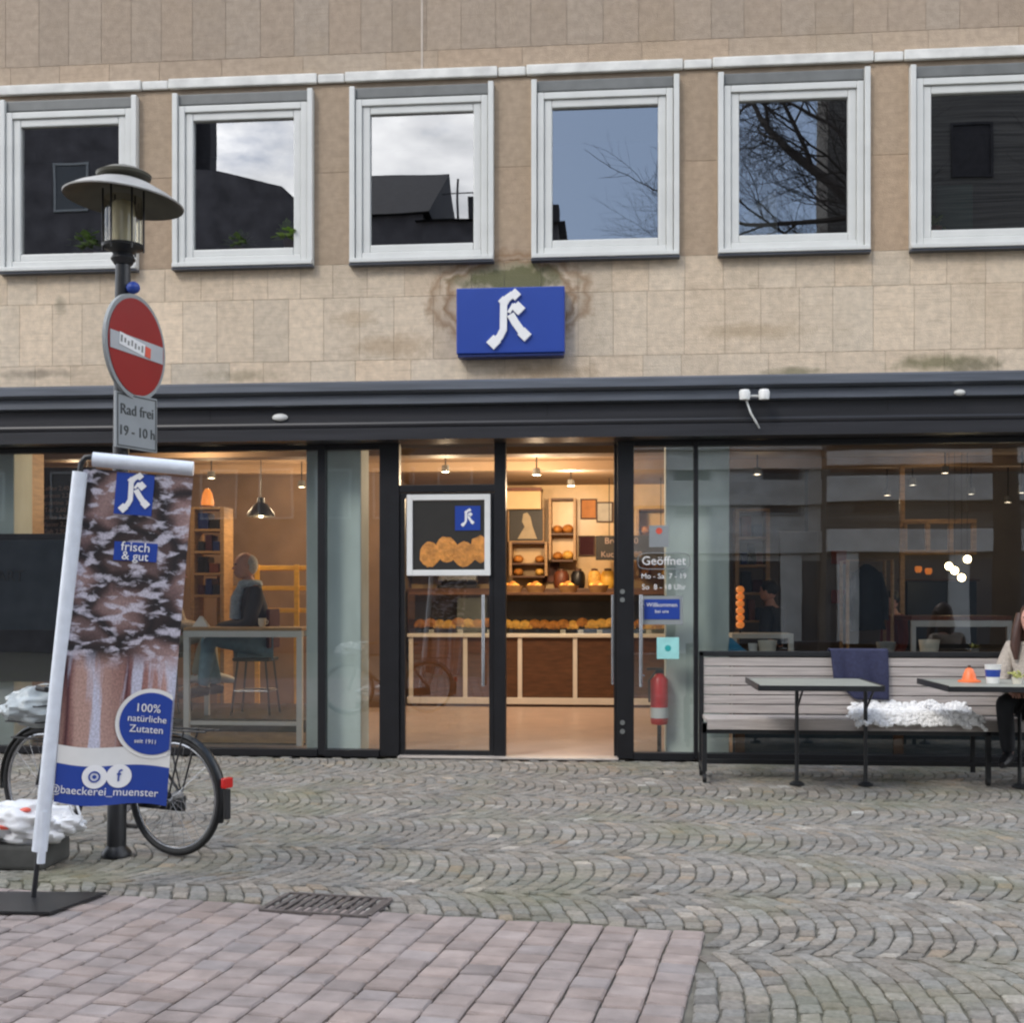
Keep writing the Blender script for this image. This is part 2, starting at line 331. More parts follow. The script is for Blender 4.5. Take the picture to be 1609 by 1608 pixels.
    def prism(s, poly, y0, y1, T=None):   # polygon in x,z pushed along y
        n = len(poly); vs = [Vector((x, y0, z)) for x, z in poly]+[Vector((x, y1, z)) for x, z in poly]
        if T: vs = [T @ p for p in vs]
        return s.add(vs, [tuple(range(n)), tuple(range(2*n-1, n-1, -1))]+[(i, n+i, n+(i+1) % n, (i+1) % n) for i in range(n)])
    def xprof(s, prof, x0, x1):           # profile in y,z pulled along x
        n = len(prof); vs = [(x0, y, z) for y, z in prof]+[(x1, y, z) for y, z in prof]
        return s.add(vs, [tuple(range(n)), tuple(range(2*n-1, n-1, -1))]+[(i, n+i, n+(i+1) % n, (i+1) % n) for i in range(n)])
    def text(s, txt, size, T, align='CENTER', depth=.002):
        cu = bpy.data.curves.new('t', 'FONT'); cu.body = txt; cu.size = size; cu.align_x = align; cu.align_y = 'CENTER'; cu.extrude = depth; cu.resolution_u = 3
        ob = bpy.data.objects.new('t', cu); COL.objects.link(ob); bpy.context.view_layer.update()
        me = ob.evaluated_get(bpy.context.evaluated_depsgraph_get()).to_mesh()
        s.add([T @ v.co for v in me.vertices], [list(p.vertices) for p in me.polygons])
        ob.evaluated_get(bpy.context.evaluated_depsgraph_get()).to_mesh_clear(); bpy.data.objects.remove(ob); bpy.data.curves.remove(cu); return s
    def build(s, name, material=None, parent=None, smooth=False, uv=None):
        off = OFF.get(parent, Vector((0, 0, 0))) if parent else Vector((0, 0, 0))
        me = bpy.data.meshes.new(name); me.from_pydata([tuple(p-off) for p in s.v], [], s.f)
        for mn in (s.mats or [material]): me.materials.append(M[mn])
        if s.mats: me.polygons.foreach_set('material_index', s.m)
        if any(t != (1, 1, 1) for t in s.t):
            ca = me.color_attributes.new('tint', 'FLOAT_COLOR', 'CORNER'); buf = []
            for p in me.polygons: buf += [*s.t[p.index], 1.0]*p.loop_total
            ca.data.foreach_set('color', buf)
        if uv:
            ul = me.uv_layers.new(name='UVMap')
            for lp in me.loops: ul.data[lp.index].uv = uv(s.v[lp.vertex_index])
        me.validate(); me.update()
        bm = bmesh.new(); bm.from_mesh(me); bmesh.ops.recalc_face_normals(bm, faces=bm.faces[:]); bm.to_mesh(me); bm.free()
        if smooth:
            me.polygons.foreach_set('use_smooth', [True]*len(me.polygons))
            try: me.set_sharp_from_angle(angle=R(40))
            except Exception: pass
        o = bpy.data.objects.new(name, me); COL.objects.link(o)
        if parent: o.parent = parent; OFF[o] = off
        else: OFF[o] = Vector((0, 0, 0))
        return o
def mesh1(name, material, parent=None, smooth=False, **kw):
    return MB()
def ring(mb, x0, z0, x1, z1, w, y0, y1, r=.006):   # rectangular frame of four butted bars
    mb.rbox((x0, y0, z0), (x0+w, y1, z1), r); mb.rbox((x1-w, y0, z0), (x1, y1, z1), r)
    mb.rbox((x0+w, y0+.002, z0), (x1-w, y1-.002, z0+w), r); mb.rbox((x0+w, y0+.002, z1-w), (x1-w, y1-.002, z1), r)
FACE = Matrix(((1, 0, 0, 0), (0, 0, -1, 0), (0, 1, 0, 0), (0, 0, 0, 1)))   # text plane -> wall facing -y
def onwall(p): return Matrix.Translation(p) @ FACE

# ---------------------------------------------------------------- ground
BR = R(8.1)  # the brick paving runs 8 degrees off the facade
bo = G(1000, 1457)
BU = Vector((math.cos(-BR), math.sin(-BR), 0)); BV = Vector((math.sin(BR), math.cos(BR), 0))
def buv(p): d = p-bo; return d.dot(BU), d.dot(BV)
UR = .31
def in_brick(p): u, v = buv(p); return v < 0 and u < UR
MB().add([(-300, -400, -.02), (300, -400, -.02), (300, 300, -.02), (-300, 300, -.02)], [(0, 1, 2, 3)]).build('ground', 'mortar')['kind'] = 'structure'
def stone(mb, q, h, gap, rise=.014):
    c = sum(q, Vector())/len(q)
    o = []; t = []
    for p in q:
        d = c-p; ln = d.length; o.append(p+d*(gap/ln)); t.append(p+d*((gap+.011)/ln))
    tx, ty = rnd.uniform(-.03, .03), rnd.uniform(-.03, .03)
    vs = [Vector((p.x, p.y, -.022)) for p in o]+[Vector((p.x, p.y, h-.007)) for p in o]+[Vector((p.x, p.y, h+(p.x-c.x)*tx+(p.y-c.y)*ty)) for p in t]
    n = len(q); fs = []
    for lvl in (0, 1):
        for i in range(n): fs.append((lvl*n+i, lvl*n+(i+1) % n, (lvl+1)*n+(i+1) % n, (lvl+1)*n+i))
    fs.append(tuple(2*n+i for i in range(n))); mb.add(vs, fs)
mb = MB(); BW = 1.02; rowx = .086
for b in range(-8, 1):
    y0 = -.12+b*BW; shift = rnd.uniform(0, .1)
    nst = 11
    for i in range(-94, 94):
        for k in range(nst):
            jt = [k/nst, (k+1)/nst]
            def pt(ii, t):
                wob = .012*noise.noise(Vector((ii*.3, t*4, b)))
                return Vector((ii*rowx+shift+.17*(1-(2*t-1)**2)+wob, y0+t*BW+.018*noise.noise(Vector((ii*.9, t*9, b+5))), 0))
            sft = .5/nst if i % 2 else 0
            t0, t1 = max(0, jt[0]-sft), min(1, jt[1]-sft)
            if k == nst-1 and i % 2: t1 = jt[1]-sft
            q = [pt(i, t0), pt(i+1, t0), pt(i+1, t1), pt(i, t1)]
            q = [p+Vector((rnd.uniform(-.006, .006), rnd.uniform(-.006, .006), 0))+Vector((.13*noise.noise(Vector((p.x*.7, p.y*1.1, 11))), .10*noise.noise(Vector((p.x*.9, p.y*.6, 23))), 0)) for p in q]
            c = sum(q, Vector())/4
            if c.y > -.075 or in_brick(c+BU*-.035+BV*-.035): continue
            g = rnd.gauss(1, .13); wm = rnd.uniform(-.05, .05)
            if rnd.random() < .025: g *= 1.5
            if rnd.random() < .03: wm += .12
            mb.tint = (g*(1+wm), g, g*(1-wm)); stone(mb, q, rnd.uniform(-.008, -.001), rnd.uniform(.005, .009))
o = mb.build('cobble_pavement', 'cobble'); o['kind'] = 'structure'
mb = MB(); cw, ch = .1515, .128
for i in range(-66, 3):
    offv = (i % 2)*.5*ch+rnd.uniform(-.01, .01)
    for j in range(0, 54):
        u1 = UR+.0-(-i-1+0)*0
        u0 = UR+(i-3)*cw; v1 = -j*ch-offv if j else 0; v0 = -(j+1)*ch-offv
        v0 += .006
        q2 = [(u0, v0), (u0+cw, v0), (u0+cw, v1), (u0, v1)]
        q = [bo+BU*(a+rnd.uniform(-.003, .003))+BV*(c+rnd.uniform(-.003, .003)) for a, c in q2]
        g = rnd.gauss(1, .075)*(.86 if rnd.random() < .05 else 1); wm = rnd.gauss(0, .022); mb.tint = (g*(1+wm), g, g*(1-wm*.8)); stone(mb, q, rnd.uniform(-.004, .001), rnd.uniform(.004, .0075))
o = mb.build('brick_pavement', 'brick'); o['kind'] = 'structure'
# drain grate in the cobbles
g0, g1 = G(432, 1438), G(590, 1408)
t = thing('drain_grate', (0, 0, 0), 'rusty iron drain grate set in the grey cobbles', 'drain')
mb = MB(); cx, cy = (g0.x+g1.x)/2, (g0.y+g1.y)/2; TT = Matrix.Translation((cx, cy, 0)) @ Matrix.Rotation(-BR, 4, 'Z'); hw, hd = .27, .17
for a in (-1, 1): mb.box((-hw, a*hd-.012, -.01), (hw, a*hd+.012, .007), TT); mb.box((a*hw-.012, -hd+.0125, -.01), (a*hw+.012, hd-.0125, .0065), TT)
mb.build('frame', 'iron', t)
mb = MB()
for i in range(11): x = -hw+.04+i*.046; mb.rbox((x, -hd+.014, -.01), (x+.024, hd-.014, .004), .003, TT)
mb.build('bars', 'iron', t)

# ---------------------------------------------------------------- building: upper facade
B = thing('shop_building', (0, 0, 0), 'sandstone building with a row of white upper windows above a dark shopfront', 'building')
XL, XR = -8.6, 8.2
Z_TOP = 8.6
zc1, zc0 = W(800, 105).z, W(800, 122).z          # white lintel band
wz1, wz0 = W(667, 136).z, W(667, 412).z
zcan = W(800, 600).z
wx = [(W(a, 280).x, W(b, 280).x) for a, b in ((5, 220), (277, 495), (553, 777), (836, 1068), (1127, 1365), (1428, 1672))]
step = (wx[5][0]-wx[0][0])/5; ww = sum(b-a for a, b in wx)/6
wx = [(wx[0][0]+i*step, wx[0][0]+i*step+ww) for i in range(-1, 7)]
wall = MB()
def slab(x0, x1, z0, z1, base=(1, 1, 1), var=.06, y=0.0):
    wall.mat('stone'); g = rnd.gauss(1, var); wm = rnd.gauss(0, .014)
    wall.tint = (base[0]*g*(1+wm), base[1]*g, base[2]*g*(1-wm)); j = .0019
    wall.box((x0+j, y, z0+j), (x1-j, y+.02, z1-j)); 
def backing(x0, x1, z0, z1): wall.mat('joint'); wall.tint = (.99, .99, .99); wall.box((x0, .006, z0), (x1, .30, z1))
backing(XL, XR, zc1, Z_TOP); backing(XL, XR, zcan-.1, wz0-.002)
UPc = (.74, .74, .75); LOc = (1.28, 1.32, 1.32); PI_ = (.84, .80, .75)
zrow = W(800, 74).z
x = XL
while x < XR:
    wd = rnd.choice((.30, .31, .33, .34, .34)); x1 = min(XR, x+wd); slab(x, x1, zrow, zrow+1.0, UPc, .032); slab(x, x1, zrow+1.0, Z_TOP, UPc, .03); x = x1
x = XL
while x < XR:
    wd = rnd.choice((.5, .62, .8)); x1 = min(XR, x+wd); slab(x, x1, zc1+.001, zrow, (.88, .86, .84), .03); x = x1
z1r, z2r = W(800, 462).z, W(800, 562).z
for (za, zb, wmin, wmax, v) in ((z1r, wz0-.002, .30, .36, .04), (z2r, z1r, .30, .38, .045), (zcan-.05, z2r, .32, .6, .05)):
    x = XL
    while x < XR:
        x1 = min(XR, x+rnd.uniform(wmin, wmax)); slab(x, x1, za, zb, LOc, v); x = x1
edges = [XL]+[e for p in wx for e in p]+[XR]
for i in range(0, len(edges), 2):
    a, b = edges[i], edges[i+1]
    if b-a < .05: continue
    backing(a, b, wz0-.002, zc1); zm = W(800, 262).z; slab(a, b, wz0-.002, zm, PI_, .03); slab(a, b, zm, zc0, PI_, .03)
# lintel backing over the windows
for a, b in wx: backing(a, b, wz1, zc1)
wall.build('wall', None, B)
mb = MB()
for a, b in zip([XL]+[(p[1]+q[0])/2-.14 for p, q in zip(wx, wx[1:])], [(p[1]+q[0])/2-.14 for p, q in zip(wx, wx[1:])]+[XR]):
    if a < XR: mb.rbox((a+.27 if a > XL else a, -.05, zc0+.004), (b-.004, -.001, zc1-.004), .012)
for p, q in zip(wx, wx[1:]): m_ = (p[1]+q[0])/2; mb.rbox((m_-.137, -.036, zc0+.006), (m_+.125, -.0012, zc1-.01), .02)
mb.build('lintel', 'white_trim', B)
mb = MB(); c = W(663, 50).x; mb.box((c-.010, -.005, zc1), (c+.010, -.0005, Z_TOP)); mb.build('joint_strip', 'pale_joint', B)  # thin strip drawn as a pale joint in the stone
# windows
def window(i, a, b):
    mb = MB(); mb.mat('alu'); d = .045
    mb.rbox((a, -.075, wz0), (a+.05, .10, wz1), .006); mb.rbox((b-.05, -.075, wz0), (b, .10, wz1), .006); mb.box((a+.048, .0, wz0+.001), (b-.048, .09, wz0+.0295))
    fr = mb.build('window', None, B)
    mb = MB(); mb.rbox((a+.0505, -.035, wz1-.105), (b-.0505, .09, wz1-.001), .012); mb.build('blind_box', 'alu_dark', fr)
    mb = MB(); ring(mb, a+.055, wz0+.03, b-.055, wz1-.118, .062, -.052, .055, .008); mb.build('frame', 'alu', fr)
    mb = MB(); ring(mb, a+.118, wz0+.093, b-.118, wz1-.181, .075, -.030, .045, .012); mb.build('casement', 'alu', fr)
    mb = MB(); x0, x1, z0, z1 = a+.185, b-.185, wz0+.16, wz1-.25
    tw = [.004, -.004, .003, -.003, .005, -.002, .003, 0][i]
    mb.add([(x0, .012, z0), (x1, .012+tw*.5, z0), (x1, .012+tw, z1), (x0, .012+tw*.5, z1)], [(0, 1, 2, 3)]); mb.build('pane', 'pane_up', fr)
    mb = MB(); mb.rbox((a+.004, -.10, wz0-.012), (b-.004, -.001, wz0+.028), .006); mb.build('sill', 'alu', fr)
    mb = MB(); mb.rbox((a-.004, -.085, wz0-.034), (b+.004, -.001, wz0-.0125), .004); mb.build('drip_edge', 'slate', fr)
for i, (a, b) in enumerate(wx): window(i, a, b)
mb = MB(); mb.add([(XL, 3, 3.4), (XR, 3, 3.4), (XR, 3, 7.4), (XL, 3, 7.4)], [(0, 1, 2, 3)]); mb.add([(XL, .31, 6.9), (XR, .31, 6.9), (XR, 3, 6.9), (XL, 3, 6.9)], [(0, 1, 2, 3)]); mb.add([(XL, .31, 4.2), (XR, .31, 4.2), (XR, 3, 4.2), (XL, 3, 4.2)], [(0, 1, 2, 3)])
mb.build('office_room', 'dark_room', B)
# side and roof shell of the building
mb = MB(); mb.box((XL, .31, 7.5), (XR, 9, Z_TOP)); mb.box((XL-.2, .02, 0), (XL-.001, 9, Z_TOP)); mb.box((XR+.001, .02, 0), (XR+.2, 9, Z_TOP)); mb.box((XL, 8.6, 0), (XR, 9, 7.49)); mb.build('shell', 'plaster_dark', B)

# ---------------------------------------------------------------- canopy and shopfront
z597, z620, z640, z662, z690 = [W(800, p, -.25).z for p in (600, 619, 637, 662, 690)]
mb = MB(); mb.xprof([(-.001, z597+.02), (-.40, z597), (-.425, z597-.02), (-.43, z620+.02), (-.40, z620), (-.001, z620)], XL, XR); cn = mb.build('canopy', 'slate', B)
mb = MB(); mb.xprof([(-.001, z620-.002), (-.36, z620-.002), (-.37, z640+.01), (-.345, z640), (-.001, z640)], XL, XR); mb.build('gutter', 'slate', cn)
mb = MB(); mb.xprof([(-.001, z640-.002), (-.29, z640-.002), (-.29, z662), (-.001, z662)], XL, XR); mb.build('fascia', 'fascia', cn)
mb = MB(); mb.xprof([(-.001, z662-.002), (-.315, z662-.002), (-.32, z662-.02), (-.315, z662-.04), (-.305, z662-.05), (-.315, z662-.06), (-.315, z690), (.05, z690)], XL, XR); mb.build('lower_rail', 'fascia', cn)
for px in (330, 860, 1395): q = W(px, 650, -.3); MB().box((q.x-.004, -.292, z640-.11), (q.x+.004, -.2885, z640-.004)).build('panel_joint', 'black', cn)
ZG = z690-.002; GY = .03
zb = .07
def vpost(pxa, pxb, z0=0.01, z1=None, y0=-.03, y1=.07): a, b = W(pxa, 1000).x, W(pxb, 1000).x; MB().rbox((a, y0, z0), (b, y1, z1 or ZG), .004).build('mullion', 'black', B)
for a, b in ((-70, -58), (500, 512), (597, 628), (777, 795), (970, 996), (1090, 1097)): vpost(a, b)
for a, b in ((-420, -70), (-58, 500), (512, 597), (996, 1090), (1097, 1900)):
    xa, xb = max(XL, W(a, 1000).x), min(XR, W(b, 1000).x)
    MB().rbox((xa, -.045, .0), (xb, .06, zb), .004).build('bottom_rail', 'black', B); MB().rbox((xa, -.02, ZG-.05), (xb, .06, ZG), .003).build('top_rail', 'black', B)
for a, b in ((-420, -70), (-58, 500), (512, 597), (996, 1090), (1097, 1900)):
    xa, xb = max(XL, W(a, 1000).x)-.001, min(XR, W(b, 1000).x)+.001
    MB().add([(xa, GY, zb), (xb, GY, zb), (xb, GY, ZG-.05), (xa, GY, ZG-.05)], [(0, 1, 2, 3)]).build('shop_window', 'pane_shop', B)
# doorway: fixed left leaf with transom, right leaf swung open
xa, xb = W(628, 1000).x, W(777, 1000).x; zt = W(700, 768).z
mb = MB(); mb.rbox((xa, -.02, zt-.035), (xb, .06, zt+.035), .004); ring(mb, xa+.001, .02, xb-.001, zt-.04, .05, -.01, .05); dr = mb.build('door', 'black', B)
MB().add([(xa+.05, GY, .07), (xb-.05, GY, .07), (xb-.05, GY, zt-.09), (xa+.05, GY, zt-.09)], [(0, 1, 2, 3)]).build('pane', 'pane_shop', dr)
MB().add([(xa, GY, zt+.035), (xb, GY, zt+.035), (xb, GY, ZG), (xa, GY, ZG)], [(0, 1, 2, 3)]).build('pane', 'pane_shop', dr)
h0, h1 = W(800, 935).z, W(800, 1078).z
MB().tube([(xb-.1, -.06, h1), (xb-.1, -.06, h0)], .016).build('handle', 'chrome', dr)
# open leaf: hinged at the right post, seen nearly edge on
hx = W(972, 1000).x
mb = MB(); zt2 = ZG-.01
mb.rbox((hx-.045, .075, .02), (hx-.001, .12, zt2), .004); mb.rbox((hx-.045, .86, .02), (hx-.001, .91, zt2), .004); mb.rbox((hx-.043, .121, .02), (hx-.003, .859, .09), .004); mb.rbox((hx-.043, .121, zt2-.07), (hx-.003, .859, zt2), .004)
d2 = mb.build('door', 'black', B)
MB().add([(hx-.02, .12, .09), (hx-.02, .86, .09), (hx-.02, .86, zt2-.07), (hx-.02, .12, zt2-.07)], [(0, 1, 2, 3)]).build('pane', 'pane_shop', d2)
for xx, yy in ((W(963, 1000, .3).x, .3), (W(1007, 1000, -.04).x, -.04)):
    mb = MB(); mb.tube([(xx, yy, h1), (xx, yy, h0)], .017); 
    mb.tube([(xx, yy, h1+.1), (xx+.03, yy+.03, h1+.1)], .01); mb.tube([(xx, yy, h0-.1), (xx+.03, yy+.03, h0-.1)], .01); mb.build('handle', 'chrome', d2 if yy > 0 else B)
for py in (930, 943, 1136, 1150): p = W(978, py, -.032); MB().tube([(p.x, -.045, p.z), (p.x, -.028, p.z)], .024, n=8).build('hinge_cap', 'alu_dark', d2)
mb = MB(); mb.rbox((W(628, 1000).x, -.12, .002), (W(972, 1000).x, .10, .022), .006); mb.build('threshold', 'threshold', B)
# interior shell
mb = MB(); mb.box((XL, .071, -.01), (XR, 8.6, .014)); mb.build('shop_floor', 'tile_floor', B)
CZ = 3.32
mb = MB(); mb.box((XL, .32, CZ), (XR, 8.6, CZ+.08)); mb.build('shop_ceiling', 'ceil_in', B)
mb = MB(); mb.box((XL, .05, z690), (XR, .30, CZ+.3)); mb.build('shop_bulkhead', 'plaster_dark', B)
xs = W(1100, 900, 6).x
mb = MB(); mb.box((XL, 5.2, .015), (W(600, 900, 5.2).x, 5.4, CZ)); mb.box((W(600, 900, 5.2).x-.15, 5.401, .015), (W(600, 900, 5.2).x, 8.3, CZ)); mb.build('back_wall', 'wall_warm', B)
mb = MB(); mb.box((W(600, 900, 5.2).x+.001, 7.6, .015), (xs, 7.8, CZ)); mb.build('back_wall', 'tiles_cream', B)
mb = MB(); mb.box((xs+.001, 6.2, .015), (XR, 6.4, CZ)); mb.box((xs, 6.401, .015), (xs+.12, 7.8, CZ)); mb.build('back_wall', 'wall_cool', B)
# ceiling beams / soffits
mb = MB(); mb.box((XL, 2.2, CZ-.18), (XR, 2.5, CZ-.001)); mb.box((XL, 4.4, CZ-.12), (XR, 4.6, CZ-.001)); mb.build('ceiling_beam', 'ceil_in', B)
mb = MB(); p = W(850, 718, 1.6); mb.box((p.x-.4, 1.3, CZ-.03), (p.x+.4, 1.7, CZ-.001)); mb.build('air_vent', 'wood_brown', B)
# columns behind the glass
for a, b, yy, mt in ((481, 567, .16, 'column_paint'), (1046, 1146, .30, 'column_paint'), (-90, 22, .16, 'column_paint'), (27, 42, .6, 'wood_oak')):
    mb = MB(); mb.rbox((W(a, 1000, yy).x, yy, .015), (W(b, 1000, yy).x, yy+.38, CZ-.001), .012); mb.build('column', mt, B)
# podium behind the left window
mb = MB(); pz = W(320, 1130, .75).z; mb.rbox((XL+.01, .75, .015), (W(480, 1000, .75).x, 2.7, pz), .01); mb.build('podium', 'black_metal', B)
mb = MB(); mb.rbox((XL+.01, .735, .03), (W(480, 1000, .74).x, .749, pz-.13), .003); mb.build('podium_skirt', 'wood_oak', B)
# partitions deep in the right room
mb = MB(); p0, p1 = W(1225, 830, 3.6), W(1285, 1000, 3.6); mb.rbox((p0.x, 3.6, .015), (p1.x, 3.7, W(1250, 835, 3.6).z), .01)
p0, p1 = W(1270, 780, 5), W(1305, 1000, 5); mb.box((p0.x, 5.0, .015), (p1.x, 5.3, CZ-.001)); mb.build('partition', 'wall_cool', B)
t_ = MB(); a, b = W(1422, 820, 4.4), W(1531, 868, 4.4)
for k in range(4): xx = a.x+(b.x-a.x)*k/3; t_.rbox((xx-.03, 4.4, b.z), (xx+.03, 4.46, a.z), .006)
for zz in (a.z, b.z): t_.rbox((a.x-.03, 4.395, zz-.03), (b.x+.03, 4.465, zz+.03), .006)
t_.rbox((a.x-.06, 4.40, .015), (a.x-.0, 4.46, CZ-.002), .006); t_.build('glazed_screen', 'wood_oak', B)
mb = MB(); xp = W(1092, 1000, .9).x+.12; mb.box((xp, 2.4, .015), (xp+.1, 6.4, CZ-.001)); mb.build('partition', 'wall_cool', B)  # added wall, keeps the left room's light from spilling into the right room
xq = W(1150, 1000, .15).x+.01; LZ = W(1300, 1027, .28).z
MB().box((xq, .16, .015), (XR-.01, .19, LZ-.045)).build('window_plinth', 'panel_slate', B)
for px in (1160, 1409): q = W(px, 1100, .14); MB().rbox((q.x-.03, .13, .015), (q.x+.06, .159, LZ-.05), .004).build('plinth_strip', 'wood_brown', B)
p0 = W(1195, 690, 1.2)

# fittings on the canopy
def fitting(px, py, label, s=.035):
    p = W(px, py, -.3)
    return p
p = W(440, 656, -.30); t = thing('canopy_light', p, 'small white oval light on the dark fascia left of the doorway', 'light')
MB().blob(p, (.075, .03, .035)).build('lens', 'white_paint', t, True); MB().rbox(p+Vector((-.05, .0, -.02)), p+Vector((.05, .04, .02)), .004).build('housing', 'alu_dark', t)
p = W(1185, 622, -.44); t = thing('twin_spotlight', p, 'pair of small pale spotlights under the gutter with a hanging cable', 'spotlight')
for dx in (-.085, .085):
    T = Matrix.Translation(p+Vector((dx, 0, 0))) @ Matrix.Rotation(R(100), 4, 'X')
    MB().lathe(p+Vector((dx, -.02, 0)), [(.0, -.04), (.045, -.038), (.05, .03), (.04, .05), (0, .05)], 16).build('spotlight_head', 'white_paint', t, True)
MB().tube([p+Vector((-.08, .02, 0)), p+Vector((.08, .02, 0))], .012).build('arm', 'alu', t)
MB().tube([p+Vector((-.07, -.01, -.04)), p+Vector((-.03, -.02, -.16)), p+Vector((.02, 0, -.24)), p+Vector((.05, .05, -.28))], .009).build('cable', 'alu', t)
p = W(1508, 617, -.38); t = thing('canopy_sensor', p, 'small grey sensor on the gutter near the right end', 'sensor')
MB().blob(p, (.05, .03, .028)).build('dome', 'alu', t, True); MB().rbox(p+Vector((-.04, .0, -.02)), p+Vector((.04, .03, .02)), .004).build('base', 'alu_dark', t)

# ---------------------------------------------------------------- shop sign with the blackletter K
def stroke(mb, pts, wd, T, y0, y1):
    for (a, b) in zip(pts, pts[1:]):
        a = Vector((a[0], 0, a[1])); b = Vector((b[0], 0, b[1])); d = (b-a).normalized(); n_ = Vector((-d.z, 0, d.x))*wd/2
        mb.prism([((a+n_-d*wd*.12).x, (a+n_-d*wd*.12).z), ((a-n_-d*wd*.12).x, (a-n_-d*wd*.12).z), ((b-n_+d*wd*.12).x, (b-n_+d*wd*.12).z), ((b+n_+d*wd*.12).x, (b+n_+d*wd*.12).z)], y0+rnd.uniform(0, .0006), y1, T)
def disc(mb, c, r, T, y0, y1, n=20, cut=None):
    pl = [(c[0]+r*math.cos(2*math.pi*k/n), c[1]+r*math.sin(2*math.pi*k/n)) for k in range(n)]
    if cut is not None: pl = [(min(cut, x), z) for x, z in pl]
    mb.prism(pl, y0, y1, T)
def discg(mb, c, r, y, cut):   # flat disc of many small faces, to be laid on the cloth
    n = 48; m = 12; vs = [Vector((min(cut, c[0]), y, c[1]))]
    for j in range(1, m+1):
        for k in range(n): a = 2*math.pi*k/n; vs.append(Vector((min(cut, c[0]+r*j/m*math.cos(a)), y, c[1]+r*j/m*math.sin(a))))
    fs = [(0, 1+k, 1+(k+1) % n) for k in range(n)]
    for j in range(m-1):
        for k in range(n): fs.append((1+j*n+k, 1+(j+1)*n+k, 1+(j+1)*n+(k+1) % n, 1+j*n+(k+1) % n))
    mb.add(vs, fs)
def logo(mb, T, s, y0, y1):   # drawn in units of the logo height, centred
    def q(x, y): return ((x-800)/350*s, (408-y)/350*s)
    w_ = s/350
    def nib(x, y, r): c_ = q(x, y); disc(mb, c_, r*w_, T, y0-rnd.uniform(.0004, .0015), y1, 4)
    stroke(mb, [q(822, 262), q(790, 284), q(768, 318), q(766, 470), q(745, 512), q(716, 540)], 42*w_, T, y0, y1)
    nib(836, 262, 36); nib(708, 545, 44); nib(765, 300, 30)
    stroke(mb, [q(800, 368), q(828, 322), q(850, 340)], 20*w_, T, y0-.0004, y1)
    nib(856, 345, 42)
    stroke(mb, [q(812, 385), q(838, 430), q(886, 498)], 46*w_, T, y0-.0002, y1); nib(893, 502, 42)
sa, sb_ = W(717, 453, -.16), W(887, 553, -.16)
t = thing('shop_sign', ((sa.x+sb_.x)/2, -.01, sb_.z), 'blue box sign with a white blackletter K on the stone wall', 'sign')
MB().rbox((sa.x, -.16, sb_.z), (sb_.x, -.015, sa.z), .01).build('box', 'blue_sign', t)
MB().rbox((sa.x+.01, -.145, sb_.z-.03), (sb_.x-.01, -.012, sb_.z-.001), .008).build('bottom_edge', 'blue_dark', t)
mb = MB(); pc = W(800, 502, -.16); logo(mb, Matrix.Translation((pc.x, 0, pc.z)), sa.z-sb_.z-.07, -.185, -.161); mb.build('letter', 'white_letter', t)

# ---------------------------------------------------------------- lamp post with signs
pb = G(183, 1345); kz = (pb-CAM).dot(FWD)
LH = P(199, 262, kz).z
t = thing('street_lamp', pb, 'dark street lamp post with a wide flat hat shade and glass lantern', 'street lamp')
lean = Vector((.045, 0, 0))
def LP(z): return Vector((pb.x, pb.y, 0))+lean*(z/3.9)+Vector((0, 0, z))
def zz(py): return P(190, py, kz).z
MB().tube([LP(0), LP(.55), LP(.57), LP(zz(470)), LP(zz(408))], [.055, .053, .046, .044, .042], 20).build('pole', 'black_metal', t, True)
MB().lathe(LP(0), [(.085, 0), (.085, .02), (.06, .05), (.056, .06)], 20).build('base_collar', 'black_metal', t, True)
c = LP(zz(400)); z0 = 0
MB().lathe(c, [(.05, -.06), (.07, -.03), (.055, 0), (.075, .02), (.115, .035), (.12, .05), (.0, .05)], 24).build('neck', 'black_metal', t, True)
c1 = LP(zz(385)); hh = zz(312)-zz(385)
MB().lathe(c1, [(.105, 0), (.105, hh)], 28, cap=False).build('glass', 'lamp_glass', t, True)
mb = MB(); mb.lathe(c1, [(.06, 0), (.07, hh*.5), (.06, hh*.9), (0, hh)], 16); mb.build('reflector', 'lamp_inner', t, True)
mb = MB()
for k in range(6): a = k*math.pi/3+.3; d = Vector((math.cos(a), math.sin(a), 0))*.113; mb.tube([c1+d+Vector((0, 0, -.04)), c1+d+Vector((0, 0, hh+.05))], .006, 6)
mb.build('cage', 'black_metal', t)
c2 = LP(zz(318)); ht = .125; TT = Matrix.Rotation(R(5), 3, 'Y')
MB().lathe(c2, [(.335, 0), (.338, .008), (.27, ht*.42), (.16, ht*.85), (.105, ht)], 48, TT, cap=False).build('shade', 'shade_top', t, True)
MB().lathe(c2, [(.333, .0), (.262, ht*.34), (.15, ht*.74), (.09, ht*.9)], 48, TT, cap=False).build('shade_underside', 'olive_metal', t, True)  # darker colour here stands in for the shade under the hat
c3 = LP(zz(288))
MB().lathe(c3, [(.10, 0), (.115, .02), (.15, .03), (.155, .045), (.10, .075), (.04, .09), (0, .092)], 32).build('cap', 'olive_metal', t, True)
p = LP(zz(455)); MB().blob(p+Vector((.075, -.03, 0)), (.04, .035, .035), 12, 8).build('clamp', 'blue_sign', t)
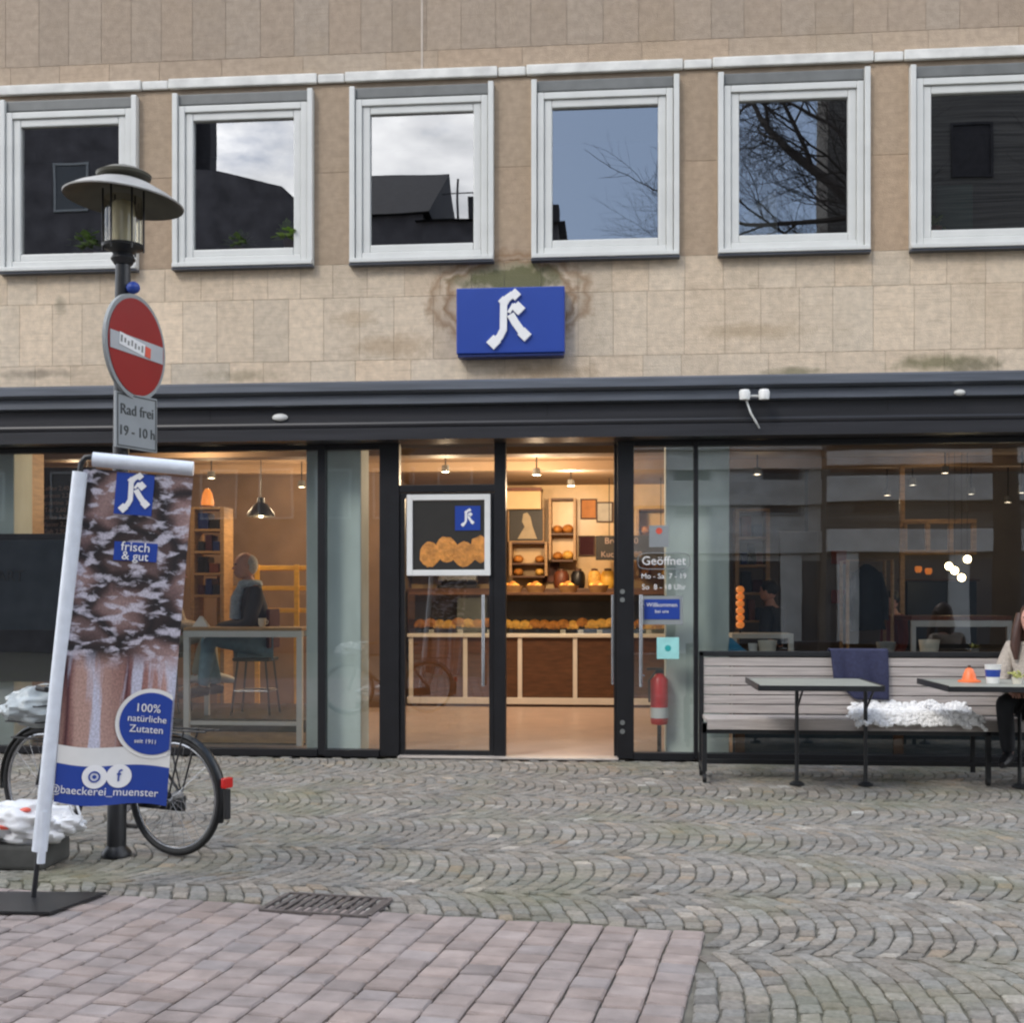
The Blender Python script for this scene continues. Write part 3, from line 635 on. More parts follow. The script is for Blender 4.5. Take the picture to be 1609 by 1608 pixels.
# no entry sign
c = P(213, 546, kz-.05); ang = YAW+R(74)
T = Matrix.Translation(c) @ Matrix.Rotation(ang, 4, 'Z')
t = thing('no_entry_sign', c, 'round red no entry sign with a stickered white bar on the lamp post', 'road sign')
def dk(mb, r, y0, y1): mb.prism([(r*math.cos(2*math.pi*k/48), r*math.sin(2*math.pi*k/48)) for k in range(48)], y0, y1, T)
mb = MB(); dk(mb, .30, -.006, .014); mb.build('plate', 'sign_grey', t)
mb = MB(); dk(mb, .275, -.010, -.0065); mb.build('face', 'red_sign', t)
mb = MB(); mb.prism([(-.262, -.05), (.262, -.05), (.262, .05), (-.262, .05)], -.0135, -.0105, T); mb.build('bar', 'bar_white', t)
mb = MB(); mb.mat('white_letter'); mb.text('XXXXXX', .085, T @ Matrix.Translation((-.03, -.016, 0)) @ FACE @ Matrix.Rotation(R(-4), 4, 'Z'), depth=.001) if False else None
TS = T @ Matrix.Rotation(R(6), 4, 'Y')
mb.rbox((-.18, -.0165, -.034), (.07, -.0140, .036), .001, TS); mb.mat('bag_red'); mb.rbox((.074, -.0166, -.03), (.13, -.0141, .03), .001, TS)
mb.mat('zinc')
for k in range(7): mb.rbox((-.17+k*.034, -.0172, -.018+.006*(k % 2)), (-.152+k*.034, -.0167, .022-.007*(k % 3)), .0003, TS)
mb.build('sticker', None, t)
mb = MB(); mb.tube([c+Vector((0, .0, -.15)), LP(c.z-.15)], .012, 8); mb.tube([c+Vector((0, 0, .15)), LP(c.z+.15)], .012, 8); mb.build('bracket', 'zinc', t)
c = P(214, 664, kz-.05); T = Matrix.Translation(c) @ Matrix.Rotation(YAW+R(64), 4, 'Z')
t = thing('supplementary_sign', c, 'small grey rectangular plate with black lettering below the round sign', 'road sign')
MB().rbox((-.165, -.006, -.158), (.165, .008, .158), .004, T).build('plate', 'sign_grey', t)
mb = MB(); ring_ = [(-.155, -.148, .155, -.142), (-.155, .142, .155, .148), (-.155, -.1415, -.149, .1415), (.149, -.1415, .155, .1415)]
for a, b, c_, d in ring_: mb.box((a, -.0085, b), (c_, -.0062, d), T)
mb.text('Rad frei', .085, T @ Matrix.Translation((0, -.008, .06)) @ FACE); mb.text('19 - 10 h', .08, T @ Matrix.Translation((0, -.008, -.06)) @ FACE)
mb.build('lettering', 'grey_letter', t)
MB().tube([c+Vector((0, .0, 0)), LP(c.z)], .012, 8).build('bracket', 'zinc', t)

# ---------------------------------------------------------------- banner stand
bb = G(52, 1416); bz = (bb-CAM).dot(FWD)
BY = YAW+R(10); LEAN = R(4.6)
orig = P(52, 1416, bz)
TB = Matrix.Translation(orig) @ Matrix.Rotation(BY, 4, 'Z') @ Matrix.Rotation(LEAN, 4, 'Y')
kk = F/bz
def bl(px, py):   # pixel -> banner-plane local x,z
    d = ray(px, py); n_ = (TB.to_3x3() @ Vector((0, 1, 0))); tt = (orig-CAM).dot(n_)/d.dot(n_); q = TB.inverted() @ (CAM+d*tt); return q.x, q.z
t = thing('banner_stand', orig, 'tall leaning advertising banner with bread photos and blue panels on a black foot', 'banner')
g1, g2, g3, g4 = G(167, 1408), G(78, 1440), G(-95, 1437), G(-60, 1407)
mb = MB(); n_ = 4; vs = [Vector((g.x, g.y, .006)) for g in (g1, g2, g3, g4)]+[Vector((g.x, g.y, .018)) for g in (g1, g2, g3, g4)]
mb.add(vs, [(3, 2, 1, 0), (4, 5, 6, 7)]+[(i, (i+1) % 4, 4+(i+1) % 4, 4+i) for i in range(4)]); mb.build('foot_plate', 'black_metal', t)
x1, z1 = bl(62, 1338); x2, z2 = bl(126, 742); xt, ztp = bl(146, 722); xe, ze = bl(304, 737)
MB().tube([TB @ Vector(p) for p in ((0, 0, 0), (x1, 0, z1+.1))], .013).build('mast', 'black_metal', t, True)
MB().tube([TB @ Vector((x1, 0, z1)), TB @ Vector((x2, 0, z2))], .036, 14).build('side_tube', 'flag_tube', t, True)
MB().tube([TB @ Vector((x1+.015, -.02, z1-.055)), TB @ Vector((x1+.01, -.02, z1+.2))], .02, 10).build('tube_end', 'flag_tube', t, True)
arc = [(x2, z2), (x2+.002, z2+.045), (x2+.02, z2+.075), (xt-.01, ztp+.01), (xt+.03, ztp+.012)]
MB().tube([TB @ Vector((a, 0, b)) for a, b in arc], .014).build('corner_bend', 'black_metal', t, True)
mb = MB(); a = TB @ Vector((xt, 0, ztp)); b = TB @ Vector((xe, 0, ze)); mb.tube([a, b], .036, 14); mb.build('top_bar', 'flag_tube', t, True)
xl, zt_ = bl(131, 735); xr_, _ = bl(304, 745); xlb, zb_ = bl(84, 1260); xrb, _ = bl(262, 1255)
def wave(x, z): 
    k = (zt_-z)/(zt_-zb_); return .012*math.sin(x*14+z*3)*(.3+k)+.016*k*math.sin(x*8+2+z*2.5)
def edge(u, v):     # u,v in 0..1 -> local x,z (v=0 top)
    a = xl+(xlb-xl)*v; b = xr_+(xrb-xr_)*v; return a+(b-a)*u, zt_+(zb_-zt_)*v-.01*math.sin(u*6)*v
def patch(name, mt, u0, u1, v0, v1, lift, nu=10, nv=10, parent=t):
    mb = MB(); vs = []
    for j in range(nv+1):
        for i in range(nu+1):
            u = u0+(u1-u0)*i/nu; v = v0+(v1-v0)*j/nv; x, z = edge(u, v); vs.append(TB @ Vector((x, wave(x, z)-lift, z)))
    mb.add(vs, [(j*(nu+1)+i, j*(nu+1)+i+1, (j+1)*(nu+1)+i+1, (j+1)*(nu+1)+i) for j in range(nv) for i in range(nu)])
    Ti = TB.inverted()
    return mb.build(name, mt, parent, True, uv=lambda p: ((lambda q: ((q.x-xl)/(xr_-xl), (q.z-zb_)/(zt_-zb_)))(Ti @ p)))
cl = patch('cloth', 'bread_print', 0, 1, 0, 1, 0, 24, 60)
def uvof(px, py): x, z = bl(px, py); v = (zt_-z)/(zt_-zb_); a = xl+(xlb-xl)*v; b = xr_+(xrb-xr_)*v; return (x-a)/(b-a), v
def bpatch(name, mt, px0, py0, px1, py1, lift, **k):
    ua, va = uvof((px0), py0); ub, vb = uvof(px1, py1); um, _ = uvof(px0, py1); return patch(name, mt, max(0, ua), min(1, ub), va, vb, lift, parent=cl, **k)
bpatch('logo_panel', 'blue_sign', 184, 742, 238, 812, .003)
bpatch('small_panel', 'blue_sign', 180, 850, 246, 885, .003)
patch('white_band', 'white_paint', 0, 1, uvof(100, 1170)[1], uvof(100, 1199)[1], .003, 16, 4, cl)
patch('blue_band', 'blue_sign', 0, 1, uvof(100, 1199)[1], 1.0, .004, 24, 10, cl)
def wrapped(mb, name, mt):   # push flat artwork (local x,z) onto the wavy cloth
    mb.v = [TB @ Vector((p.x, wave(p.x, p.z)+p.y, p.z)) for p in mb.v]; return mb.build(name, mt, cl)
I4 = Matrix.Identity(4)
x, z = bl(212, 775); mb = MB(); logo(mb, Matrix.Translation((x, 0, z)) @ Matrix.Rotation(R(-2), 4, 'Y'), .20, -.007, -.0055); wrapped(mb, 'logo', 'white_letter')
x, z = bl(213, 867); mb = MB(); mb.text('frisch', .065, Matrix.Translation((x+.0, -.006, z+.02)) @ FACE); mb.text('& gut', .06, Matrix.Translation((x+.0, -.006, z-.025)) @ FACE); wrapped(mb, 'lettering', 'white_letter')
x, z = bl(238, 1138); xr2, _ = bl(269, 1138)
mb = MB(); discg(mb, (x, z), .175, -.006, xr2); wrapped(mb, 'badge_ring', 'white_paint')
mb = MB(); discg(mb, (x, z), .155, -.009, xr2); wrapped(mb, 'badge', 'blue_sign')
mb = MB(); xx = x-.022
for s_, zz_, sz in (('100%', .075, .058), ('natürliche', .022, .048), ('Zutaten', -.030, .052), ('seit 1911', -.09, .03)): mb.text(s_, sz, Matrix.Translation((xx, -.0125, z+zz_)) @ FACE, depth=.0008)
wrapped(mb, 'lettering', 'white_letter')
mb = MB()
for px in (150, 187): x, z = bl(px, 1220); discg(mb, (x, z), .058, -.009, 9)
wrapped(mb, 'icon', 'white_letter')
mb = MB(); x, z = bl(150, 1220)
for k in range(16):
    a0, a1 = 2*math.pi*k/16, 2*math.pi*(k+1)/16; mb.prism([(x+.028*math.cos(a0), z+.028*math.sin(a0)), (x+.020*math.cos(a0), z+.020*math.sin(a0)), (x+.020*math.cos(a1), z+.020*math.sin(a1)), (x+.028*math.cos(a1), z+.028*math.sin(a1))], -.0125, -.011)
disc(mb, (x, z), .010, None, -.0125, -.011, 12); x, z = bl(187, 1220); mb.text('f', .085, Matrix.Translation((x, -.0118, z)) @ FACE, depth=.0008); wrapped(mb, 'icon_mark', 'blue_sign')
x, z = bl(163, 1244); mb = MB(); mb.text('@baeckerei_muenster', .056, Matrix.Translation((x, -.0075, z)) @ FACE, depth=.0008); wrapped(mb, 'lettering', 'white_letter')

# ---------------------------------------------------------------- bicycle
def bicycle(loc, head, label):
    t = thing('bicycle', (0, 0, 0), label, 'bicycle'); r_ = .345; wb = 1.06
    for k, x0 in enumerate((0, wb)):
        mb = MB(); n_ = 48
        mb.tube([(x0+(r_-.018)*math.cos(2*math.pi*i/n_), 0, r_+(r_-.018)*math.sin(2*math.pi*i/n_)) for i in range(n_+1)], .019, 10, cap=False); wl = mb.build('wheel', 'rubber', t, True)
        mb = MB(); mb.tube([(x0+(r_-.042)*math.cos(2*math.pi*i/n_), 0, r_+(r_-.042)*math.sin(2*math.pi*i/n_)) for i in range(n_+1)], .010, 8, cap=False); mb.build('rim', 'chrome', wl, True)
        mb = MB(); mb.tube([(x0, -.045, r_), (x0, .045, r_)], .024, 12)
        for i in range(28):
            a = 2*math.pi*i/28; sg = 1 if i % 2 else -1; mb.tube([(x0+.022*math.cos(a+.6*sg), .03*sg, r_+.022*math.sin(a+.6*sg)), (x0+(r_-.045)*math.cos(a), 0, r_+(r_-.045)*math.sin(a))], .0016, 4)
        mb.build('spokes', 'chrome', wl)
        mb = MB(); a0, a1 = (-.15, 2.55) if k else (.75, 3.5)
        pts = [(x0+(r_+.022)*math.cos(a0+(a1-a0)*i/24), 0, r_+(r_+.022)*math.sin(a0+(a1-a0)*i/24)) for i in range(25)]
        mb.tube(pts, .030, 8, flat=.35 if False else 1); vv = []
        mb = MB()
        for i in range(24):
            (xa_, _, za), (xb_, _, zb2) = pts[i], pts[i+1]; ca = Vector((x0, 0, r_)); pa, pb_ = Vector(pts[i]), Vector(pts[i+1]); na, nb = (pa-ca).normalized(), (pb_-ca).normalized()
            w_ = .028; vs = []
            for p_, n2 in ((pa, na), (pb_, nb)): vs += [p_-n2*.012+Vector((0, -w_, 0)), p_+Vector((0, -w_*.6, 0)), p_+n2*.005, p_+Vector((0, w_*.6, 0)), p_-n2*.012+Vector((0, w_, 0))]
            mb.add(vs, [(j, j+1, 5+j+1, 5+j) for j in range(4)])
        mb.build('mudguard', 'bike_paint', t, True)
    bbk = Vector((.46, 0, .29)); seat = Vector((.30, 0, .86)); hd = Vector((.93, 0, .78)); hb = Vector((.955, 0, .66))
    mb = MB()
    for a, b, r in ((bbk, seat, .018), (seat-Vector((-.03, 0, .06)), hd, .017), (bbk, hb, .02), (hb, hd, .022), ((0, .05, r_), bbk, .011), ((0, -.05, r_), bbk, .011), ((0, .05, r_), seat-Vector((-.03, 0, .08)), .009), ((0, -.05, r_), seat-Vector((-.03, 0, .08)), .009)): mb.tube([a, b], r, 10)
    mb.build('frame', 'bike_paint', t, True)
    mb = MB()
    for s_ in (-.05, .05): mb.tube([(.96, s_*.6, .64), (1.0, s_, .52), (wb, s_, r_)], [.014, .013, .010], 8)
    mb.build('fork', 'bike_paint', t, True)
    mb = MB(); mb.tube([hd, hd+Vector((-.03, 0, .17))], .014); top = hd+Vector((-.03, 0, .17)); mb.tube([top+Vector((-.16, -.27, .0)), top+Vector((-.03, -.22, .01)), top+Vector((.04, -.06, 0)), top+Vector((.04, .06, 0)), top+Vector((-.03, .22, .01)), top+Vector((-.16, .27, .0))], .011, 8)
    mb.build('handlebar', 'chrome', t, True)
    for s_ in (-1, 1): MB().tube([top+Vector((-.17, s_*.272, 0)), top+Vector((-.06, s_*.24, .004))], .017, 10).build('grip', 'rubber', t, True)
    mb = MB(); mb.blob((.22, 0, .93), (.10, .085, .035)); mb.blob((.34, 0, .935), (.12, .03, .022)); mb.build('saddle', 'rubber', t, True)
    MB().tube([seat, (.285, 0, .93)], .013).build('seat_post', 'chrome', t)
    mb = MB()
    for s_ in (-.06, .06): mb.tube([(.25, s_, .73), (-.28, s_, .73)], .006, 6); mb.tube([(0, s_*.9, r_), (-.12, s_, .73)], .006, 6); mb.tube([(0, s_*.9, r_), (.12, s_, .73)], .005, 6)
    for i in range(5): mb.tube([(.2-i*.11, -.06, .73), (.2-i*.11, .06, .73)], .005, 6)
    mb.build('rear_rack', 'black_metal', t)
    mb = MB(); mb.tube([(.46, -.05, .29), (.46, .05, .29)], .03); mb.lathe((.46, -.05, .29), [(0, -.004), (.09, -.004), (.095, 0), (.09, .004), (0, .004)], 28, Matrix.Rotation(R(90), 4, 'X')); mb.rbox((.44, -.065, .12), (.465, -.055, .30), .004); mb.rbox((.455, .06, .28), (.48, .07, .46), .004); mb.build('crank', 'chrome', t)
    MB().rbox((.37, -.11, .11), (.50, -.07, .13), .004).build('pedal', 'rubber', t); MB().rbox((.37, .075, .455), (.50, .13, .475), .004).build('pedal', 'rubber', t)
    MB().rbox((-.02, -.075, .245), (.50, -.045, .345), .03).build('chain_guard', 'bike_paint', t)
    mb = MB(); mb.rbox((-.40, -.035, .415), (-.365, .035, .475), .01); mb.build('tail_light', 'tail_red', t)
    MB().rbox((-.395, -.02, .24), (-.368, .02, .41), .008).build('mud_flap', 'rubber', t)
    mb = MB(); mb.tube([(wb-.02, 0, .72), (wb+.04, 0, .72)], [.025, .04], 14); mb.build('headlight', 'chrome', t)
    # wire basket with a crumpled silver rain cover
    mb = MB(); b0 = Vector((1.04, 0, .62))
    for k in range(3):
        h = .02+k*.1; e = .12+.02*k; mb.tube([b0+Vector((-e, -e*1.3, h)), b0+Vector((e, -e*1.3, h)), b0+Vector((e, e*1.3, h)), b0+Vector((-e, e*1.3, h)), b0+Vector((-e, -e*1.3, h))], .005, 6)
    bk = mb.build('basket', 'black_metal', t); 
    mb = MB(); mb.blob(b0+Vector((0, 0, .21)), (.21, .27, .12), 64, 40, jit=.22, seed=3); mb.build('rain_cover', 'cover_silver', t, True)
    t.location = loc; t.rotation_euler = (0, 0, head); return t
g = G(275, 1345)
bicycle((g.x, g.y, 0), math.pi-R(27)+YAW, 'black city bicycle with silver covered basket parked behind the banner')
# bag on a low block at the left edge
g = G(28, 1368); t = thing('stone_block', g, 'low dark concrete block at the left edge under the white bag', 'block')
gz = (g-CAM).dot(FWD)
MB().rbox((g.x-.30, g.y, 0), (g.x+.14, g.y+.34, .13), .02).build('block', 'concrete_dark', t)
bc = Vector((g.x-.04, g.y+.16, .23)); t = thing('plastic_bag', (bc.x, bc.y, .13), 'crumpled white plastic bag with red print lying at the left edge behind the banner', 'bag')
MB().blob(bc, (.27, .18, .12), 72, 44, jit=.30, seed=9).build('bag', 'bag_white', t, True)
mb = MB()
for k, (dx, dz, w_) in enumerate(((-.02, .075, .05), (.03, .045, .06), (-.03, .0, .07), (.06, .09, .03))):
    mb.blob(bc+Vector((dx, -.145+dz*.35, dz)), (w_, .03, .012), 10, 6, jit=.4, seed=k)
mb.build('print', 'bag_red', t, True)
for s_ in (-.03, .04): MB().tube([bc+Vector((.12, s_, .08)), bc+Vector((.19, s_*1.4, .13)), bc+Vector((.27, s_*1.2, .12)), bc+Vector((.30, s_, .04))], .008, 6).build('handle', 'bag_white', t, True)
mb = MB(); mb.blob(bc+Vector((.24, -.02, -.0)), (.11, .08, .06), 40, 26, jit=.35, seed=2); mb.build('knot', 'bag_white', t, True)

# ---------------------------------------------------------------- people
def skinmesh(nodes, edges, sub=2):
    """nodes: {name:(pos, radius)}; grows one continuous surface round the joints"""
    names = list(nodes); me = bpy.data.meshes.new('sk'); me.from_pydata([nodes[n][0] for n in names], [(names.index(a), names.index(b)) for a, b in edges], [])
    ob = bpy.data.objects.new('sk', me); COL.objects.link(ob); m = ob.modifiers.new('s', 'SKIN'); m.use_smooth_shade = True
    sv = me.skin_vertices[0].data
    for i, n in enumerate(names):
        r = nodes[n][1]; sv[i].radius = r if isinstance(r, tuple) else (r, r); sv[i].use_root = (i == 0)
    su = ob.modifiers.new('u', 'SUBSURF'); su.levels = sub
    bpy.context.view_layer.update(); dg = bpy.context.evaluated_depsgraph_get(); ev = ob.evaluated_get(dg).to_mesh()
    out_ = ([v.co.copy() for v in ev.vertices], [list(p.vertices) for p in ev.polygons]); ob.evaluated_get(dg).to_mesh_clear(); bpy.data.objects.remove(ob); return out_
def person(loc, rotz, pose, label, top='jacket_navy', legs='jeans', hair='hair_grey', shoe='black', longhair=False, bald=False, scarf=None, group=None, sc=1.0):
    t = thing('person', (0, 0, 0), label, 'person', group)
    if pose == 'sit': hp = 0.0; J = dict(hip=(0, 0, 0), waist=(.0, 0, .16), chest=(.03, 0, .36), neck=(.05, 0, .50), skull=(.08, 0, .60))
    else: hp = .92; J = dict(hip=(0, 0, hp), waist=(0, 0, hp+.16), chest=(.01, 0, hp+.36), neck=(.015, 0, hp+.51), skull=(.03, 0, hp+.60))
    V = {k: Vector(v) for k, v in J.items()}
    for s_, sd in ((1, 'l'), (-1, 'r')):
        V['sh'+sd] = V['chest']+Vector((-.01, .17*s_, .07))
        if pose == 'sit': V['el'+sd] = V['chest']+Vector((.08, .24*s_, -.21)); V['wr'+sd] = V['chest']+Vector((.30, .10*s_, -.25)); V['hj'+sd] = Vector((.02, .09*s_, -.02)); V['kn'+sd] = Vector((.43, .13*s_, .03)); V['an'+sd] = Vector((.40+.08*s_, .12*s_, -.40)); V['to'+sd] = V['an'+sd]+Vector((.17, 0, -.05))
        else: V['el'+sd] = V['sh'+sd]+Vector((.0, .05*s_, -.29)); V['wr'+sd] = V['el'+sd]+Vector((.12, -.01*s_, -.22)); V['hj'+sd] = Vector((0, .09*s_, hp-.05)); V['kn'+sd] = Vector((.03+.04*s_, .10*s_, .50)); V['an'+sd] = Vector((-.02+.09*s_, .11*s_, .09)); V['to'+sd] = V['an'+sd]+Vector((.17, 0, -.05))
    rad = dict(hip=(.14, .12), waist=(.13, .105), chest=(.15, .11), neck=.055, skull=.06, sh=.062, el=.043, wr=.03, hj=.085, kn=.058, an=.04, to=.035)
    def nodes(keys, grow=0): return {k: (V[k], tuple(x+grow for x in rad.get(k, rad.get(k[:2]))) if isinstance(rad.get(k, rad.get(k[:2])), tuple) else rad.get(k, rad.get(k[:2]))+grow) for k in keys}
    core = [('hip', 'waist'), ('waist', 'chest'), ('chest', 'neck'), ('neck', 'skull')]
    arms = [e for s_ in 'lr' for e in (('chest', 'sh'+s_), ('sh'+s_, 'el'+s_), ('el'+s_, 'wr'+s_))]
    lg = [e for s_ in 'lr' for e in (('hip', 'hj'+s_), ('hj'+s_, 'kn'+s_), ('kn'+s_, 'an'+s_))]
    ft = [e for s_ in 'lr' for e in (('an'+s_, 'to'+s_),)]
    def keys(es): 
        r = []
        for e in es:
            for k in e:
                if k not in r: r.append(k)
        return r
    e = core+arms+lg+ft; vs, fs = skinmesh(nodes(keys(e)), e); mb = MB(); mb.mat('skin'); mb.add(vs, fs)
    hc = V['skull']+Vector((.015, 0, .075))
    mb.blob(hc, (.098, .076, .118), 20, 14); mb.blob(hc+Vector((.035, 0, -.055)), (.062, .056, .062), 14, 10)   # skull and jaw
    mb.add([hc+Vector(p) for p in ((.088, 0, .01), (.088, -.014, -.035), (.088, .014, -.035), (.122, 0, -.032))], [(0, 1, 3), (0, 3, 2), (1, 2, 3), (0, 2, 1)])
    for s_ in (-1, 1): mb.blob(hc+Vector((-.005, .078*s_, -.01)), (.018, .008, .028), 8, 6)
    for s_, sd in ((1, 'l'), (-1, 'r')):   # hands: palm, four fingers, thumb
        w_ = V['wr'+sd]; d = (w_-V['el'+sd]).normalized(); sdv = d.cross(Vector((0, 0, 1))).normalized(); dn = d.cross(sdv)
        mb.tube([w_-d*.01, w_+d*.03, w_+d*.085], [.026, .032, .034], 10, flat=.6)
        for k in range(4):
            b_ = w_+d*.08+sdv*(k-1.5)*.018; ln = (.065, .075, .07, .055)[k]; dd = -1 if dn.z > 0 else 1
            mb.tube([b_, b_+d*ln*.55+dn*.006*dd, b_+d*ln*.9+dn*.028*dd], [.0088, .008, .0065], 7)
        mb.tube([w_+d*.03+sdv*.028*s_, w_+d*.065+sdv*.052*s_, w_+d*.095+sdv*.05*s_], [.011, .009, .007], 7)
    mb.mat('black')
    for s_ in (-1, 1): mb.blob(hc+Vector((.088, .030*s_, .012)), (.010, .011, .007), 8, 6)
    mb.mat('cloth_maroon'); mb.blob(hc+Vector((.090, 0, -.062)), (.008, .022, .005), 8, 6)
    mb.build('body', None, t, True)
    e = core[:2]+arms; nd = nodes(keys(e), .022); nd['neckb'] = (V['neck']+Vector((0, 0, -.03)), .068); e = e+[('chest', 'neckb')]; vs, fs = skinmesh(nd, e); MB().add(vs, fs).build('jacket', top, t, True)
    vs, fs = skinmesh(nodes(keys(lg), .016), lg); MB().add(vs, fs).build('trousers', legs, t, True)
    for s_ in 'lr':
        mb = MB(); a, b = V['an'+s_], V['to'+s_]; mb.tube([a+Vector((-.05, 0, -.03)), a+Vector((.02, 0, -.02)), b+Vector((-.02, 0, 0)), b+Vector((.05, 0, -.012))], [.04, .055, .046, .025], 12, flat=.9); mb.build('shoe', shoe, t, True)
    mb = MB()
    if bald: mb.blob(hc+Vector((-.040, 0, .006)), (.075, .082, .095), 20, 12)
    else: mb.blob(hc+Vector((-.018, 0, .028)), (.100, .088, .108), 20, 12, jit=.08)
    if longhair:
        mb.blob(hc+Vector((-.05, 0, -.10)), (.075, .10, .18), 20, 12, jit=.15, seed=4)
        for s_ in (-1, 1): mb.tube([hc+Vector((.0, .08*s_, .04)), hc+Vector((.03, .10*s_, -.08)), hc+Vector((.05, .11*s_, -.22)), hc+Vector((.06, .10*s_, -.33))], [.035, .04, .04, .015], 10)
    mb.build('hair', hair, t, True)
    if scarf:
        mb = MB(); n_ = V['neck']; mb.tube([n_+Vector((.075*math.cos(a*.785), .075*math.sin(a*.785), .01)) for a in range(9)], .038, 10); mb.tube([n_+Vector((.08, .02, 0)), n_+Vector((.13, .03, -.12)), n_+Vector((.14, .03, -.3))], [.035, .05, .05], 10, flat=.5); mb.build('scarf', scarf, t, True)
    t.location = loc; t.rotation_euler = (0, 0, rotz); t.scale = (sc, sc, sc); return t
hp = W(402, 1008, 1.35)
person(hp, math.pi+R(28), 'sit', 'grey haired man in dark jacket, grey scarf and jeans sitting behind the left window', 'jacket_navy', 'jeans', 'hair_grey', bald=True, scarf='scarf', sc=1.2)
def stool(p, floor, label, back=None, mt='black_metal', group=None, seat='wood_brown'):
    t = thing('bar_stool', (p.x, p.y, floor), label, 'stool', group); zt0 = p.z-.17
    MB().rbox((p.x-.2, p.y-.19, zt0-.04), (p.x+.2, p.y+.19, zt0), .015).build('seat', seat, t)
    for sx in (-1, 1):
        for sy in (-1, 1): MB().tube([(p.x+.15*sx, p.y+.15*sy, zt0-.03), (p.x+.21*sx, p.y+.19*sy, floor)], .012, 8).build('leg', mt, t)
    zf = floor+(zt0-floor)*.42; mb = MB(); e = .185
    for a, b in (((-e, -e), (e, -e)), ((e, -e), (e, e)), ((e, e), (-e, e)), ((-e, e), (-e, -e))): mb.tube([(p.x+a[0], p.y+a[1]*.95, zf), (p.x+b[0], p.y+b[1]*.95, zf)], .010, 8)
    mb.build('footrest', 'chrome', t)
    if back: MB().rbox((p.x+.17, p.y-.2, zt0+.1), (p.x+.21, p.y+.2, zt0+.52), .02).build('backrest', back, t)
    return t
stool(hp, pz, 'dark bar stool with maroon backrest under the seated man', 'cloth_maroon', seat='cloth_dark')
hp2 = W(262, 1003, 1.5)
person(hp2, R(10), 'sit', 'person in cream trousers sitting opposite the man, mostly hidden by the banner', 'cloth_cream', 'trouser_cream', 'hair_brown', 'white_paint', sc=1.03)
stool(hp2, pz, 'dark bar stool behind the banner carrying the person in cream trousers', None, seat='cloth_dark')
# high window table
ta, tb_ = W(288, 990, .62), W(474, 990, .62); tz = ta.z
t = thing('high_table', ((ta.x+tb_.x)/2, .9, 0), 'tall white framed table with oak top behind the left window', 'table')
MB().rbox((ta.x, .62, tz-.01), (tb_.x, 1.14, tz+.025), .006).build('tabletop', 'wood_oak', t)
mb = MB(); mb.rbox((ta.x, .615, tz-.075), (tb_.x+.01, .66, tz-.011), .005); mb.rbox((ta.x, 1.10, tz-.075), (tb_.x, 1.14, tz-.011), .005); mb.rbox((ta.x+.05, .64, .22), (tb_.x-.065, .665, .26), .004); mb.build('frame', 'white_paint', t)
for xx, yy in ((tb_.x-.055, .618), (ta.x+.0, .618)): MB().rbox((xx, yy, .016), (xx+.06, yy+.05, tz-.077), .005).build('leg', 'white_paint', t)
for xx, yy in ((tb_.x-.055, 1.09), (W(325, 1000, 1.09).x-.03, 1.09)): MB().rbox((xx, yy, pz), (xx+.05, yy+.045, tz-.077), .005).build('leg', 'white_paint', t)
def cup(p, label, mt='white_paint', r=.04, h=.09, name='cup', cat='cup'):
    t = thing(name, p, label, cat); MB().lathe(p, [(r*.7, 0), (r, h*.4), (r, h), (r*.9, h), (r*.85, h*.25), (0, h*.2)], 20).build('bowl', mt, t, True)
    MB().tube([p+Vector((r, 0, h*.8)), p+Vector((r*1.5, 0, h*.7)), p+Vector((r*1.5, 0, h*.4)), p+Vector((r*.9, 0, h*.3))], r*.12, 6).build('handle', mt, t); return t
cup(Vector((W(412, 985, .85).x, .85, tz+.026)), 'pale cup on the tall table in front of the seated man', 'cream')
p = W(316, 985, .9); p.z = tz+.026; t = thing('napkin', p, 'folded white napkin standing on the tall table beside the banner', 'napkin')
MB().add([p+Vector(q) for q in ((-.08, -.05, 0), (.09, -.04, 0), (.08, .06, 0), (-.08, .05, 0), (-.01, -.01, .11), (.01, .02, .11))], [(0, 1, 4), (1, 2, 5, 4), (2, 3, 5), (3, 0, 4, 5), (3, 2, 1, 0)]).build('fold', 'white_paint', t)

# shelf tower
def shelf(px0, px1, py0, py1, y, dep, rows, label, mt='wood_oak', goods=True, floor=.015, g0=0):
    a, b = W(px0, py0, y), W(px1, py1, y); t = thing('shelf', ((a.x+b.x)/2, y, floor), label, 'shelf')
    for xx in (a.x, b.x-.05): MB().rbox((xx, y, floor), (xx+.05, y+dep, a.z), .004).build('upright', mt, t)
    zs = []
    for k in range(rows+1): z = b.z+(a.z-b.z)*k/rows; zs.append(z); MB().rbox((a.x+.051, y+.002, z-.03), (b.x-.051, y+dep, z), .004).build('board', mt, t)
    if goods:
        for k, z in enumerate(zs[:-1]):
            hgt = (a.z-b.z)/rows
            n_ = 2 if k % 2 else 3; wd = (b.x-a.x-.14)/n_
            for i in range(n_):
                mt2 = ('cloth_maroon', 'blue_dark', 'black', 'wood_red', 'jacket_navy')[(k*2+i+g0) % 5]; x0 = a.x+.07+i*wd; hh_ = hgt*(.45+.3*((k+i) % 2))
                g_ = MB(); g_.rbox((x0+.005, y+.05, z+.002), (x0+wd-.008, y+dep-.05, z+hh_), .012); o = g_.build('goods_box', mt2)
                tag(o, ['dark packet, %s one, %s board of %s', 'squat packet, %s one, %s board of %s'][(k*2+i+g0) % 2] % (('left', 'second', 'third')[i], ('lowest', 'second', 'third', 'fourth', 'fifth')[k], label.split(' with')[0]), 'box', 'packets on the '+label.split(' with')[0])
    return t
shelf(299, 352, 797, 935, 2.9, .35, 4, 'narrow oak shelf with dark packets behind the left window')
